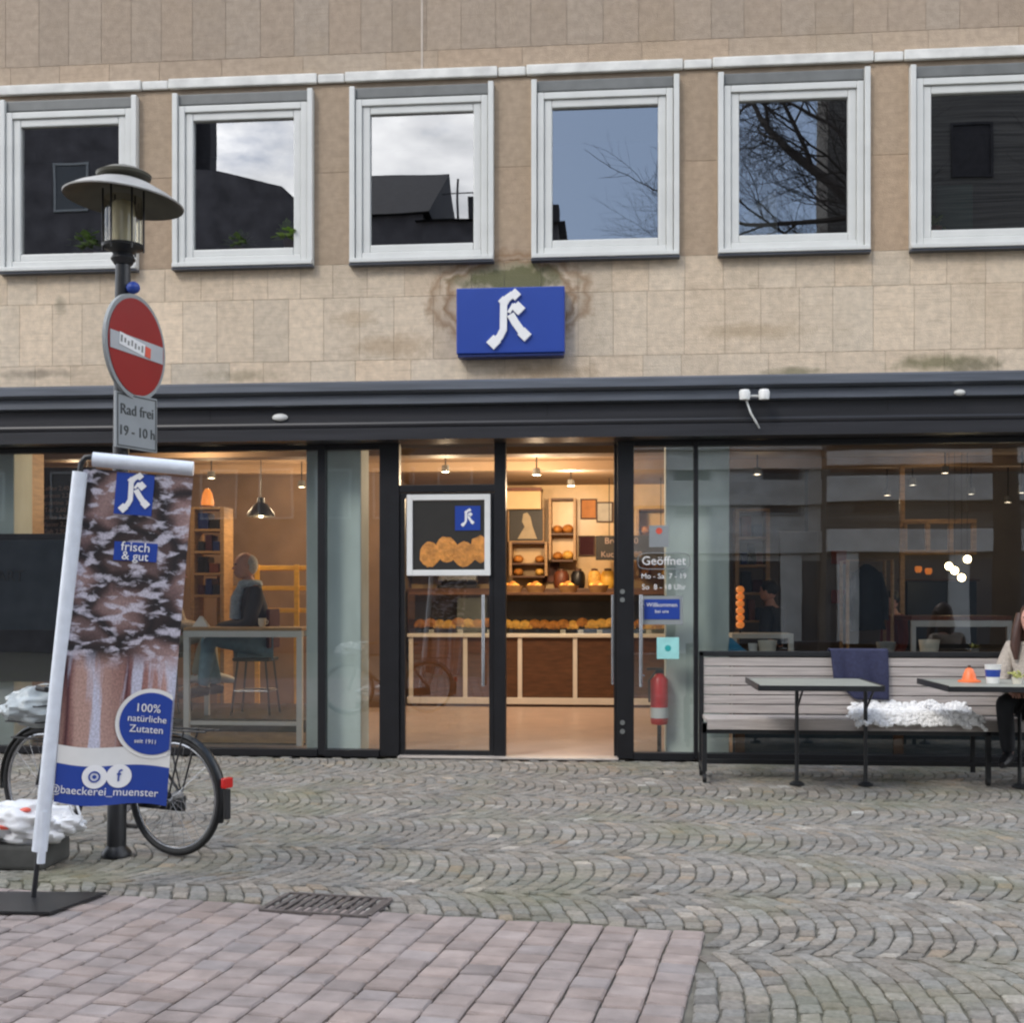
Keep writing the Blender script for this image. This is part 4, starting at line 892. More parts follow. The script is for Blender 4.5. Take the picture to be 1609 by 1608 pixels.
p = W(326, 785, 3.05); t = thing('salt_lamp', (p.x, p.y, W(326, 797, 3.05).z), 'glowing orange lamp on top of the narrow oak shelf', 'lamp'); MB().lathe((p.x, p.y, W(326, 797, 3.05).z), [(.07, 0), (.08, .05), (.06, .16), (.03, .22), (0, .23)], 14).build('shade', 'glow_orange', t, True)
MB().lathe((p.x, p.y, W(326, 797, 3.05).z), [(.09, .0), (.09, .015), (.0, .016)], 14).build('base', 'wood_brown', t)
# yellow rail shelf
a, b = W(340, 888, 3.3), W(482, 1000, 3.3); t = thing('yellow_shelf', ((a.x+b.x)/2, 3.3, 0), 'yellow wooden open rack with three boards behind the seated man', 'rack')
for py in (893, 925, 960): z = W(400, py, 3.3).z; MB().rbox((a.x, 3.3, z-.025), (b.x+.1, 3.6, z+.03), .006).build('board', 'wood_yellow', t)
for px in (345, 404, 466): x = W(px, 900, 3.28).x; MB().rbox((x-.03, 3.27, .016), (x+.03, 3.298, a.z), .004).build('upright', 'wood_yellow', t)
# pendant lamps
def pendant(px, py, y, r, label, power=10, mt='black_metal'):
    p = W(px, py, y); t = thing('pendant_lamp', (p.x, p.y, CZ), label, 'lamp')
    MB().lathe(p, [(r, 0), (r*.95, r*.25), (r*.5, r*.85), (r*.28, r*1.0), (r*.25, r*1.35), (.0, r*1.36), ], 28, cap=False).build('shade', mt, t, True)
    MB().tube([p+Vector((0, 0, r*1.3)), (p.x, p.y, CZ)], .006, 6).build('cord', 'black', t)
    MB().blob(p+Vector((0, 0, r*.2)), (.035, .035, .05)).build('bulb', 'bulb', t, True)
    ld = bpy.data.lights.new('bulb_light', 'POINT'); ld.energy = power; ld.color = (1, .66, .34); ld.shadow_soft_size = .06; lo = bpy.data.objects.new('bulb_light', ld); COL.objects.link(lo); lo.parent = t; lo.location = Vector((0, 0, p.z+r*.05-CZ))
    return t
pendant(410, 812, 3.0, .17, 'black bell pendant lamp hanging behind the left window', 14)
# ceiling spotlights: the lit lamps of the shop
def spot(px, py, label, power=0, col=(1, .62, .30), y=None):
    d = ray(px, py); tt = (CZ-.05-CAM.z)/d.z; p = CAM+d*tt
    if p.y > 7.4 or y: p = W(px, py, y or 5.0)
    t = thing('ceiling_spotlight', (p.x, p.y, CZ), label, 'spotlight', 'ceiling spotlights of the shop')
    MB().tube([(p.x, p.y, CZ-.002), (p.x, p.y, p.z+.06)], .008, 6).build('stem', 'black', t)
    MB().lathe(p, [(.0, .09), (.045, .085), (.05, 0), (.042, 0), (.04, .04)], 16, cap=False).build('housing', 'alu_dark', t, True)
    MB().lathe(p, [(0, .006), (.040, .004), (.040, .02)], 16).build('lens', 'spot', t, True)
    if power:
        ld = bpy.data.lights.new('spot_light', 'POINT'); ld.energy = power*LK; ld.color = col; ld.shadow_soft_size = .10; lo = bpy.data.objects.new('spot_light', ld); COL.objects.link(lo); lo.parent = t; lo.location = Vector((0, 0, p.z-.10-CZ))
LK = .84
WARM = (1, .74, .48)
for px, py, lb, pw, yy in ((297, 706, 'ceiling spotlight in the left bay, next to the banner top', 26, 1.8), (332, 752, 'ceiling spotlight above the narrow oak shelf', 24, 3.6), (474, 766, 'ceiling spotlight beside the left column', 20, 4.2), (120, 715, 'ceiling spotlight above the menu board', 16, 2.6),
    (843, 747, 'flat ceiling spotlight in the doorway view', 85, 3.6), (897, 764, 'ceiling spotlight right of centre in the doorway view', 110, 5.2), (700, 742, 'ceiling spotlight above the fixed door leaf', 75, 3.4),
    (1190, 746, 'ceiling spotlight just right of the second column', 5, 3.5), (1394, 779, 'leftmost small spotlight of the right room', 3, 5.0), (1434, 763, 'second small spotlight of the right room', 0, 4.6), (1485, 744, 'topmost small spotlight of the right room', 3, 4.0), (1526, 777, 'small spotlight left of the brown column', 0, 5.0), (1584, 790, 'spotlight seen against the brown column', 4, 5.0), (1606, 775, 'bright spotlight at the right edge', 0, 3.6)):
    spot(px, py, lb, pw, WARM, yy)
# bulbs cluster
p = W(1505, 892, 3.2); t = thing('bulb_cluster', (p.x, p.y, CZ), 'cluster of round glowing bulbs hanging in the right window', 'lamp')
for px, py in ((1491, 890), (1500, 897), (1520, 879), (1511, 908)): q = W(px, py, 3.2); MB().blob(q, (.045, .045, .045)).build('bulb', 'bulb', t, True); MB().tube([q, (q.x, q.y, CZ)], .003, 5).build('cord', 'black', t)
for px, py, lb in ((1443, 900, 'faint orange tea light on the far rack, left one'), (1459, 903, 'faint orange tea light on the far rack, right one')):
    q = W(px, py, 4.7); t = thing('tea_light', q, lb, 'candle'); MB().lathe(q, [(.03, 0), (.045, .03), (.045, .07), (.03, .08)], 12).build('glass', 'glow_orange', t, True)
# shelf the tea lights stand on, and reddish tables
a, b = W(1425, 910, 4.6), W(1535, 910, 4.6); t = thing('sideboard', ((a.x+b.x)/2, 4.8, .015), 'dark sideboard against the back of the right room', 'cabinet'); MB().rbox((a.x, 4.6, .015), (b.x, 5.0, a.z-.03), .01).build('carcass', 'black', t); MB().rbox((a.x-.03, 4.57, a.z-.029), (b.x+.03, 5.02, a.z), .006).build('top', 'wood_brown', t)
a, b = W(1432, 968, 2.2), W(1590, 968, 2.2); t = thing('cafe_table', ((a.x+b.x)/2, 2.5, .015), 'red brown wooden cafe table with pale frame inside the right window', 'table')
MB().rbox((a.x, 2.2, a.z-.05), (b.x, 3.0, a.z), .006).build('tabletop', 'wood_red', t)
MB().rbox((a.x, 2.19, a.z-.12), (b.x, 2.24, a.z-.051), .004).build('frame', 'alu', t)
for xx in (a.x, b.x-.05): MB().rbox((xx, 2.2, .016), (xx+.05, 2.25, a.z-.121), .004).build('leg', 'alu', t)
# tall pale frame rack
a, b = W(1332, 880, 2.6), W(1402, 1020, 2.6); t = thing('clothes_rack', ((a.x+b.x)/2, 2.6, .015), 'tall pale metal frame rack with coats inside the right window', 'rack')
mb = MB(); mb.tube([(a.x, 2.6, .016), (a.x, 2.6, a.z), (b.x, 2.6, a.z), (b.x, 2.6, .016)], .02, 8); mb.tube([(a.x, 3.0, .016), (a.x, 3.0, a.z), (b.x, 3.0, a.z), (b.x, 3.0, .016)], .02, 8); mb.build('frame', 'wood_oak', t)
c = Vector(((a.x+b.x)/2+.0, 2.8, a.z-.38)); mbc = MB(); mbc.tube([c+Vector((0, 0, .34)), c+Vector((0, 0, .30)), c+Vector((.01, 0, .22)), c+Vector((.0, 0, -.1)), c+Vector((.02, 0, -.42))], [.03, .09, .17, .15, .20], 16, flat=.5)
for s_ in (-1, 1): mbc.tube([c+Vector((.13*s_, 0, .24)), c+Vector((.20*s_, 0, -.05)), c+Vector((.21*s_, .02, -.3))], [.05, .055, .045], 10)
o = mbc.build('coat', 'cloth_dark', None, True); tag(o, 'dark grey coat hanging in the pale frame rack', 'coat')
p = W(1405, 1020, 3.4); person((p.x, 3.4, .015), R(200), 'stand', 'dark haired person in a red top standing in the right room', 'cloth_red', 'cloth_dark', 'hair_dark', sc=.93)
p = W(1213, 1020, 2.9); person((p.x, 2.9, .015), R(150), 'stand', 'person in dark blue standing beside the oak picture shelf right of the column', 'jacket_navy', 'cloth_dark', 'hair_dark', sc=1.0)
shelf(1155, 1210, 800, 975, 3.4, .3, 4, 'oak picture shelf right of the column', g0=2)
q = W(1163, 980, 1.4); t = thing('light_column', (q.x, q.y, .015), 'slim column of amber glowing glass beads right of the second column', 'lamp')
MB().tube([(q.x, q.y, .016), (q.x, q.y, W(1163, 922, 1.4).z)], .012, 8).build('stem', 'black', t)
for k in range(6): z = W(1163, 927+k*11, 1.4).z; MB().blob((q.x, q.y, z), (.045, .045, .04)).build('bead', 'glow_orange', t, True)
a, b = W(1150, 996, 1.1), W(1247, 996, 1.1); t = thing('console_table', ((a.x+b.x)/2, 1.3, .015), 'pale grey side table inside the glass right of the second column', 'table')
MB().rbox((a.x, 1.1, a.z-.05), (b.x, 1.6, a.z), .006).build('tabletop', 'alu', t)
for xx in (a.x, b.x-.05): MB().rbox((xx, 1.1, .016), (xx+.05, 1.15, a.z-.051), .004).build('leg', 'alu', t)
# red dots on the pillar of the right room
for k, py in enumerate((876, 938)):
    q = W(1318, py, 4.98); o = MB().rbox(q+Vector((-.10, -.02, -.09)), q+Vector((.10, 0, .09)), .006).build('red_notice', 'cloth_red'); tag(o, ('upper', 'lower')[k]+' dark red notice on the pillar of the right room', 'notice', 'notices on the pillar')
# chalk menu on the left
a, b = W(50, 735, 2.4), W(150, 845, 2.4); t = thing('menu_board', ((a.x+b.x)/2, 2.4, a.z), 'dark chalk menu board hanging at the left behind the banner', 'menu board')
MB().rbox((a.x, 2.4, b.z), (b.x, 2.43, a.z), .005).build('board', 'chalkboard', t)
mb = MB(); mb.mat('chalk')
for i in range(7): mb.text(('Kaffee 2,40', 'Espresso 2,20', 'Cappuccino 3,10', 'Tee 2,60', 'Kakao 3,20', 'Wasser 2,20', 'Saft 2,90')[i], .075, onwall(Vector(((a.x+b.x)/2-.1, 2.395, a.z-.25-i*.085))))
mb.build('chalk_lettering', None, t)
for xx in (a.x+.1, b.x-.1): MB().tube([(xx, 2.415, a.z-.01), (xx, 2.415, CZ)], .006, 6).build('hanger', 'black', t)
# dark panel with lettering inside the left pane
a, b = W(-130, 840, .10), W(112, 1072, .10); t = thing('window_display', ((a.x+b.x)/2, .1, b.z), 'large dark slate display board with faint lettering in the left window', 'display board')
MB().rbox((a.x, .08, b.z), (b.x, .13, a.z-.06), .004).build('panel', 'panel_slate', t); MB().rbox((a.x, .075, a.z-.059), (b.x, .135, a.z), .004).build('top_rail', 'black', t)
mb = MB(); mb.rbox((a.x, .068, b.z), (b.x, .0785, W(50, 990, .1).z), .002); mb.build('lower_panel', 'black', t)
p = W(10, 906, .075); MB().text('KAART', .15, onwall(Vector((p.x-.06, .074, p.z)))).build('lettering', 'dim_letter', t)
for xx in (a.x+.2, b.x-.2): MB().rbox((xx, .09, .015), (xx+.05, .12, b.z), .004).build('leg', 'alu', t)

# ---------------------------------------------------------------- counter and bakery wall seen through the doorway
CY = 5.55
a, b = W(640, 996, CY), W(1085, 1100, CY); t = thing('bakery_counter', ((a.x+b.x)/2, CY, .015), 'brown panelled bakery counter with white uprights and glass display', 'counter')
zc = a.z; MB().rbox((a.x, CY-.03, zc-.05), (b.x, CY+.8, zc), .008).build('worktop', 'alu', t)
MB().box((a.x+.02, CY+.03, .015), (b.x-.02, CY+.7, zc-.051)).build('panel', 'wood_brown', t)
mb = MB(); n_ = 5
for k in range(n_+1): xx = a.x+.02+(b.x-a.x-.1)*k/n_; MB().rbox((xx, CY-.0, .1), (xx+.06, CY+.029, zc-.052), .004).build('upright', 'white_paint', t)
MB().rbox((a.x, CY-.015, .05), (b.x, CY+.028, .14), .004).build('kick_rail', 'white_paint', t)
zg = W(900, 935, CY).z
mb = MB(); mb.add([(a.x, CY+.05, zc), (b.x, CY+.05, zc), (b.x, CY+.14, zg), (a.x, CY+.14, zg)], [(0, 1, 2, 3)]); mb.build('glass', 'pane_shop', t)
MB().rbox((a.x, CY+.12, zg), (b.x, CY+.6, zg+.035), .005).build('display_top', 'wood_brown', t)
MB().rbox((a.x, CY+.62, zc), (b.x, CY+.64, zg-.001), .003).build('display_back', 'chalkboard', t)
k = 0
ORD = ['first', 'second', 'third', 'fourth', 'fifth', 'sixth', 'seventh', 'eighth', 'ninth', 'tenth', 'eleventh', 'twelfth', 'thirteenth', 'fourteenth']
for px in range(660, 1075, 15):
    k += 1; side = ORD[k-1]+' from the left' if k <= 14 else (ORD[28-k]+' from the right' if k < 28 else 'the rightmost')
    q = W(px, 985, CY+.3); s_ = rnd.uniform(.85, 1.2); hz_ = rnd.uniform(.0, .05)
    mb = MB(); n2 = 9; pts = [(q.x+.075*s_*math.cos(math.pi*i/(n2-1)), CY+.3+.05*math.sin(math.pi*i/(n2-1)), zc+.06+hz_+.05*math.sin(math.pi*i/(n2-1))) for i in range(n2)]
    mb.tube(pts, [.016, .035, .052, .062, .068, .062, .052, .035, .016], 10); o = mb.build('croissant', 'bread_light' if rnd.random() < .5 else 'bread', None, True)
    tag(o, 'golden croissant in the glass display of the counter, '+side, 'croissant', 'croissants in the counter display')
# back shelves
def wallbox(px0, py0, px1, py1, y, dep, name, mt, label, cat, group=None, r=.01):
    a, b = W(px0, py0, y), W(px1, py1, y); t = thing(name, ((a.x+b.x)/2, y, b.z), label, cat, group); MB().rbox((a.x, y, b.z), (b.x, y+dep, a.z), r).build('panel', mt, t); return t, a, b
t, a, b = wallbox(800, 800, 853, 850, 7.2, .04, 'bakery_poster', 'poster_dark', 'black poster with a pale figure shape on the bakery wall', 'poster')
mb = MB(); c = (a+b)/2; mb.prism([(c.x-.13, b.z+.03), (c.x+.17, b.z+.03), (c.x+.10, c.z-.02), (c.x+.07, c.z+.12), (c.x+.02, c.z+.19), (c.x-.04, c.z+.17), (c.x-.06, c.z+.05), (c.x-.02, c.z-.03)], 7.19, 7.199); mb.build('figure', 'poster_figure', t)
mb = MB(); ring(mb, a.x-.02, b.z-.02, b.x+.02, a.z+.02, .02, 7.185, 7.24); mb.build('frame', 'wood_oak', t)
t, a, b = wallbox(936, 842, 1060, 880, 6.6, .04, 'chalk_sign', 'chalkboard', 'dark chalk price sign hanging over the right end of the counter', 'sign')
mb = MB(); c = (a+b)/2; mb.text('Brot 3,90', .13, onwall(Vector((c.x-.2, 6.595, c.z+.1)))); mb.text('Kuchen 2,80', .12, onwall(Vector((c.x-.2, 6.595, c.z-.1)))); mb.build('chalk_lettering', 'chalk', t)
mb = MB(); mb.tube([(a.x+.2, 6.62, a.z), (a.x+.2, 6.62, CZ)], .006); mb.tube([(b.x-.2, 6.62, a.z), (b.x-.2, 6.62, CZ)], .006); mb.build('hanger', 'black', t)
t, a, b = wallbox(795, 772, 850, 800, 7.0, .3, 'wall_cabinet', 'tiles_cream', 'cream cabinet high on the bakery wall above the black poster', 'cabinet')
MB().rbox((a.x-.01, 6.98, a.z), (b.x+.01, 7.3, a.z+.05), .005).build('top', 'wood_red', t)
def bread_shelf(px0, px1, pys, y, label, gl):
    a, b = W(px0, pys[0], y), W(px1, pys[-1], y); t = thing('bread_shelf', ((a.x+b.x)/2, y, b.z), label, 'shelf')
    for xx in (a.x, b.x-.04): MB().rbox((xx, y, b.z), (xx+.04, y+.35, a.z), .004).build('upright', 'wood_oak', t)
    MB().box((a.x+.041, y+.34, b.z), (b.x-.041, y+.35, a.z)).build('back_panel', 'tiles_cream', t)
    for j, py in enumerate(pys):
        z = W(px0, py, y).z; MB().rbox((a.x+.041, y+.003, z-.03), (b.x-.041, y+.339, z), .004).build('board', 'wood_brown', t)
        if j == 0: continue
        n_ = max(2, int((b.x-a.x)/.2))
        for i in range(n_):
            s_ = rnd.uniform(.8, 1.15); xx = a.x+.13+(b.x-a.x-.26)*i/max(1, n_-1)
            o = MB().blob((xx, y+.17, z+.07*s_), (.085*s_, .12, .07*s_), 14, 8, jit=.12, seed=i+j).build('bread_loaf', 'bread' if (i+j) % 3 else 'bread_light', None, True)
            tag(o, ('golden' if (i+j) % 3 == 0 else 'brown')+' loaf on the '+gl+(', upper row' if j == 1 else ', lower row')+', '+ORD[i], 'loaf', 'loaves on the '+gl)
bread_shelf(862, 905, (783, 838, 880), 7.1, 'lit oak bread shelf just right of the black poster', 'lit oak shelf right of the poster')
bread_shelf(640, 790, (800, 850, 900), 7.1, 'wide bread shelf behind the fixed door leaf', 'wide shelf behind the fixed door leaf')
bread_shelf(800, 860, (852, 885, 905), 7.1, 'low bread shelf under the black poster', 'low shelf under the poster')
bread_shelf(1000, 1060, (800, 840, 905), 7.1, 'bread shelf behind the notices of the side glass', 'shelf behind the side glass notices')
t, a, b = wallbox(640, 925, 1085, 1010, 6.9, .5, 'back_counter', 'wood_brown', 'dark brown back counter along the bakery wall', 'counter')
zb2 = a.z
for i, (px, mt, lb, w_) in enumerate(((882, 'wood_red', 'dark red round pot on the back counter', .12), (908, 'black', 'black coffee grinder jug on the back counter', .11), (934, 'bread_light', 'cream round jar on the back counter', .10), (955, 'wood_yellow', 'yellow tub on the back counter beside the post', .11))):
    q = W(px, 925, 7.05); t = thing('jar', (q.x, 7.1, zb2), lb, 'jar'); MB().lathe((q.x, 7.1, zb2), [(w_*.8, 0), (w_, .05), (w_, .2), (w_*.75, .26), (w_*.4, .27)], 18).build('pot', mt, t, True); MB().lathe((q.x, 7.1, zb2+.268), [(w_*.5, 0), (w_*.5, .03), (0, .04)], 14).build('lid', 'wood_brown', t, True)
for i, px in enumerate((676, 722, 768, 884, 912, 942, 1020, 1050)):
    q = W(px, 985, CY-.02); t = thing('price_tag', (q.x, CY+.055, zc), ('white price tag standing in the counter display, number %s from the left' % ('one', 'two', 'three', 'four', 'five', 'six', 'seven', 'eight')[i]), 'price tag', 'price tags in the counter display'); MB().rbox((q.x-.035, CY+.075, zc+.001), (q.x+.035, CY+.08, zc+.055), .001).build('card', 'white_paint', t); mb = MB(); mb.text(('2,80', '3,40', '1,20', '0,95', '1,60', '2,20', '3,10', '2,50')[i], .03, onwall(Vector((q.x, CY+.0735, zc+.03)))); mb.build('price', 'black', t)
for i, (px, lb) in enumerate(((806, 'round wicker basket of rolls on the display top, leftmost of four'), (842, 'round wicker basket of rolls on the display top, second of four'), (893, 'round wicker basket of rolls on the display top, third of four'), (940, 'round wicker basket of rolls beside the right door post on the display top'))):
    q = W(px, 930, CY+.35); z = zg+.036; t = thing('basket', (q.x, CY+.35, z), lb, 'basket', 'baskets on the display top'); MB().lathe((q.x, CY+.35, z), [(.11, 0), (.15, .09), (.155, .10), (.14, .10), (.10, .02), (0, .02)], 22).build('wicker', 'wood_oak', t, True)
    for k in range(6): a_ = k*1.047; MB().blob((q.x+.075*math.cos(a_)*(k > 0), CY+.35+.075*math.sin(a_)*(k > 0), z+.10+.03*(k == 0)), (.052, .045, .035), 10, 7, jit=.15, seed=k).build('roll', ('bread', 'bread_light')[k % 2], t, True)
q = W(720, 925, 7.1); t = thing('coffee_machine', (q.x, 7.1, zb2), 'steel coffee machine on the back counter behind the fixed door leaf', 'coffee machine'); MB().rbox((q.x-.3, 6.95, zb2+.10), (q.x+.3, 7.35, zb2+.42), .03).build('body', 'chrome', t); MB().rbox((q.x-.3, 6.92, zb2), (q.x+.3, 7.35, zb2+.05), .01).build('drip_tray', 'black_metal', t)
MB().rbox((q.x-.28, 7.2, zb2+.05), (q.x+.28, 7.33, zb2+.10), .01).build('column', 'black_metal', t)
for s_ in (-.15, .15): MB().tube([(q.x+s_, 7.0, zb2+.13), (q.x+s_, 6.85, zb2+.11)], .02, 10).build('handle', 'black', t, True)
for i, (px, py, lb, mt_) in enumerate(((866, 900, 'small dark framed picture below the lit oak shelf', 'wood_red'), (925, 800, 'orange framed picture right of the lit oak shelf', 'orange_print'), (950, 805, 'cream framed picture near the right door post', 'cream'), (922, 858, 'narrow dark framed picture left of the chalk sign', 'cloth_maroon'))):
    q = W(px, py, 7.56); t = thing('picture', (q.x, 7.57, q.z-.16), lb, 'picture'); mb = MB(); ring(mb, q.x-.13, q.z-.16, q.x+.13, q.z+.16, .02, 7.55, 7.598); mb.build('frame', 'wood_brown', t); MB().box((q.x-.108, 7.57, q.z-.138), (q.x+.108, 7.59, q.z+.138)).build('print', mt_, t)
# framed poster on the fixed leaf
a, b = W(640, 778, -.02), W(771, 905, -.02); t = thing('framed_poster', ((a.x+b.x)/2, -.02, b.z), 'white framed poster with blue logo on the fixed door leaf', 'poster')
mb = MB(); ring(mb, a.x, b.z, b.x, a.z, .055, -.055, -.025); mb.build('frame', 'white_paint', t)
MB().box((a.x+.056, -.040, b.z+.056), (b.x-.056, -.030, a.z-.056)).build('print', 'poster_dark', t)
mb = MB(); c = (a+b)/2
for k in range(4): mb.blob((a.x+.22+k*.16, -.040, b.z+.2+.05*(k % 2)), (.10, .004, .12), 14, 8, jit=.2, seed=k)
mb.build('loaf_picture', 'bread', t)
c = W(735, 812, -.04); MB().box((c.x-.12, -.046, c.z-.13), (c.x+.12, -.0405, c.z+.10)).build('logo_panel', 'blue_sign', t)
mb = MB(); logo(mb, Matrix.Translation((c.x, 0, c.z-.01)), .17, -.050, -.0465); mb.build('logo', 'white_letter', t)
# stickers on the side glass
def sticker(px0, py0, px1, py1, mt, name, label, y=.022): 
    a, b = W(px0, py0, y), W(px1, py1, y); t = thing(name, ((a.x+b.x)/2, y, b.z), label, 'notice'); MB().rbox((a.x, y-.004, b.z), (b.x, y+.003, a.z), .002).build('sheet', mt, t); return t, a, b
t, a, b = sticker(1020, 826, 1051, 860, 'sign_grey', 'glass_notice', 'pale notice with a red mark at the top of the side glass'); c = (a+b)/2
mb = MB(); disc(mb, (c.x, c.z+.05), .03, None, .0155, .0175); mb.build('red_mark', 'bag_red', t)
p = W(1043, 882, .02); t = thing('glass_lettering', p, 'white lettering with an outline on the side glass above the blue sign', 'lettering')
mb = MB(); mb.text('Geöffnet', .115, onwall(Vector((p.x, .018, p.z)))); mb.build('title', 'white_letter', t)
mb = MB(); hw, hh_ = .24, .075; pts = [(p.x+hw*(abs(math.cos(a))**.35)*(1 if math.cos(a) > 0 else -1), .018, p.z+hh_*(abs(math.sin(a))**.5)*(1 if math.sin(a) > 0 else -1)) for a in [2*math.pi*k/48 for k in range(49)]]; mb.tube(pts, .004, 6); mb.build('outline', 'sign_grey', t)
mb = MB(); mb.text('Mo - Sa  7 - 19', .07, onwall(Vector((p.x, .018, W(1043, 906, .02).z)))); mb.text('So  8 - 18 Uhr', .07, onwall(Vector((p.x, .018, W(1043, 923, .02).z)))); mb.build('hours', 'white_letter', t)
t, a, b = sticker(1007, 937, 1073, 982, 'sign_grey', 'blue_notice', 'blue notice in a pale frame on the side glass'); c = (a+b)/2
MB().box((a.x+.03, .0135, b.z+.05), (b.x-.03, .0165, a.z-.03)).build('print', 'blue_sign', t); mb = MB(); mb.text('Willkommen', .055, onwall(Vector((c.x, .0115, c.z+.05)))); mb.text('bei uns', .045, onwall(Vector((c.x, .0115, c.z-.01)))); mb.build('lettering', 'white_letter', t)
t, a, b = sticker(1032, 1002, 1067, 1036, 'turquoise', 'square_notice', 'small pale turquoise square notice on the side glass'); c = (a+b)/2
mb = MB(); disc(mb, (c.x, c.z), .03, None, .0155, .0175, 8); mb.build('mark', 'teal', t)
# extinguisher
EY = .185; p = W(1036, 1140, EY); t = thing('fire_extinguisher', (p.x, EY, .015), 'red fire extinguisher with white label on a stand behind the side glass', 'fire extinguisher'); zt3 = W(1038, 1062, EY).z
MB().lathe((p.x, EY, p.z), [(.0, 0), (.075, .01), (.082, .03), (.082, zt3-p.z-.04), (.05, zt3-p.z), (.03, zt3-p.z+.02)], 24).build('cylinder', 'extinguisher', t, True)
MB().lathe((p.x, EY, p.z+.07), [(.084, 0), (.084, .1)], 24, cap=False).build('label', 'white_paint', t, True)
mb = MB(); mb.rbox((p.x-.04, EY-.03, zt3+.02), (p.x+.04, EY+.03, zt3+.06), .01); mb.rbox((p.x-.12, EY-.015, zt3+.05), (p.x+.03, EY+.015, zt3+.075), .005); mb.build('valve', 'black', t)
MB().tube([(p.x-.04, EY-.02, zt3+.03), (p.x-.10, EY-.04, zt3-.05), (p.x-.095, EY-.05, zt3-.25)], .010, 8).build('hose', 'black', t, True)
MB().tube([(p.x, EY, .03), (p.x, EY, p.z)], .02, 8).build('stand', 'black', t); MB().lathe((p.x, EY, .0155), [(.12, 0), (.12, .015), (0, .016)], 20).build('foot', 'black', t)

# ---------------------------------------------------------------- bench, blanket, tables, outside right
BYk = -1.0
def wx_(px, y): return W(px, 1100, y).x
x0 = wx_(1098, BYk); x1 = 6.6; ztop = W(1300, 1024, BYk).z; zse = .52
t = thing('bench', ((x0+x1)/2, BYk, 0), 'long grey wooden bench with high slatted back and black steel frame on castors', 'bench')
nsl = 6; zlow = zse+.006
for k in range(nsl):
    za = zlow+(ztop-.05-zlow)*k/nsl; zb3 = zlow+(ztop-.05-zlow)*(k+1)/nsl
    o = MB().rbox((x0+.03, BYk-.012, za+.004), (x1, BYk+.012, zb3-.004), .005).build('back_slat', 'wood_grey', t)
MB().rbox((x0+.041, BYk-.437, zse-.085), (x1, BYk-.421, zse+.002), .004).build('front_board', 'wood_grey', t)
for k in range(3): MB().rbox((x0+.03, BYk-.14-.13*k, zse-.03), (x1, BYk-.02-.13*k, zse), .006).build('seat_slat', 'wood_grey', t)
mb = MB(); mb.rbox((x0, BYk-.02, .05), (x0+.04, BYk+.03, ztop), .005); mb.rbox((x0, BYk-.02, ztop-.045), (x1, BYk+.035, ztop), .006); mb.rbox((x0, BYk-.42, .09), (x0+.04, BYk-.38, zse-.032), .005); mb.rbox((x0, BYk-.42, zse-.12), (x1, BYk-.39, zse-.031), .005)
mb.rbox((x0, BYk-.379, .10), (x0+.035, BYk-.021, .135), .004); mb.rbox((x0+.041, BYk-.01, .10), (x1, BYk+.02, .14), .004)
for xx in (2.9, 5.2): mb.rbox((xx, BYk-.42, .05), (xx+.04, BYk-.38, zse-.072), .005); mb.rbox((xx, BYk+.013, .05), (xx+.04, BYk+.034, ztop-.046), .004)
mb.build('frame', 'black_metal', t)
for xx, yy in ((x0+.02, BYk-.40), (x0+.02, BYk), (2.92, BYk-.4), (5.22, BYk-.4)):
    mb = MB(); mb.tube([(xx-.015, yy, .036), (xx+.015, yy, .036)], .034, 16); mb.tube([(xx, yy, .05), (xx, yy, .10)], .012, 8); mb.build('castor', 'rubber', t, True)
# blanket over the back
bx0, bx1 = wx_(1302, BYk), wx_(1394, BYk); vs = []; n_ = 18; m_ = 26
for j in range(m_+1):
    for i in range(n_+1):
        u, v = i/n_, j/m_; L_ = .62*v-.14
        skew = .10*max(0, u*0) ; xx = bx0+(bx1-bx0)*u+.0
        if L_ < 0: y_ = BYk+.045+.004*math.sin(u*9); z_ = ztop+.012+L_
        elif L_ < .07: y_ = BYk+.045-.085*(L_/.07); z_ = ztop+.014+.006*math.sin(math.pi*L_/.07)
        else:
            drop = (L_-.07)*(.62+.38*min(1, max(0, (u-.02)/.38)) if True else 1); y_ = BYk-.034-(.016*(1+math.sin(u*13+v*2.2+1.5*math.sin(v*4)))+.008*(1+math.sin(u*27-v*3)))*min(1, drop*5); z_ = ztop+.012-drop
            xx += .03*v*(1-u)
        vs.append(Vector((xx, y_, z_)))
mb = MB(); mb.add(vs, [(j*(n_+1)+i, j*(n_+1)+i+1, (j+1)*(n_+1)+i+1, (j+1)*(n_+1)+i) for j in range(m_) for i in range(n_)]); o = mb.build('blanket', 'blanket', None, True); so_ = o.modifiers.new('thick', 'SOLIDIFY'); so_.thickness = .012; so_.offset = 0
tag(o, 'dark navy blanket folded over the back of the bench', 'blanket')
# sheepskin
fx0, fx1 = wx_(1337, BYk-.2), wx_(1530, BYk-.2); mb = MB(); vs = []; n_ = 70; m_ = 16
for j in range(m_+1):
    for i in range(n_+1):
        u, v = i/n_, j/m_; e = min(u, 1-u)*n_/5; e = min(1, max(0, e)); hgt = .045*e**.5*(1+.5*noise.noise(Vector((u*14, v*4, 1))))
        y_ = BYk-.03-.41*v-.03*noise.noise(Vector((u*9, v*2, 3))); z_ = zse+hgt
        if v > .8: z_ -= (v-.8)*.35*(1+.5*noise.noise(Vector((u*11, 0, 7)))); y_ = BYk-.03-.41*.85-.05*(v-.8)/.2-.05
        if v < .2: z_ += (.2-v)*.30*(1+.7*noise.noise(Vector((u*8, 2, 7))))
        vs.append(Vector((fx0+(fx1-fx0)*u+.03*noise.noise(Vector((v*6, u*3, 0))), y_, z_)))
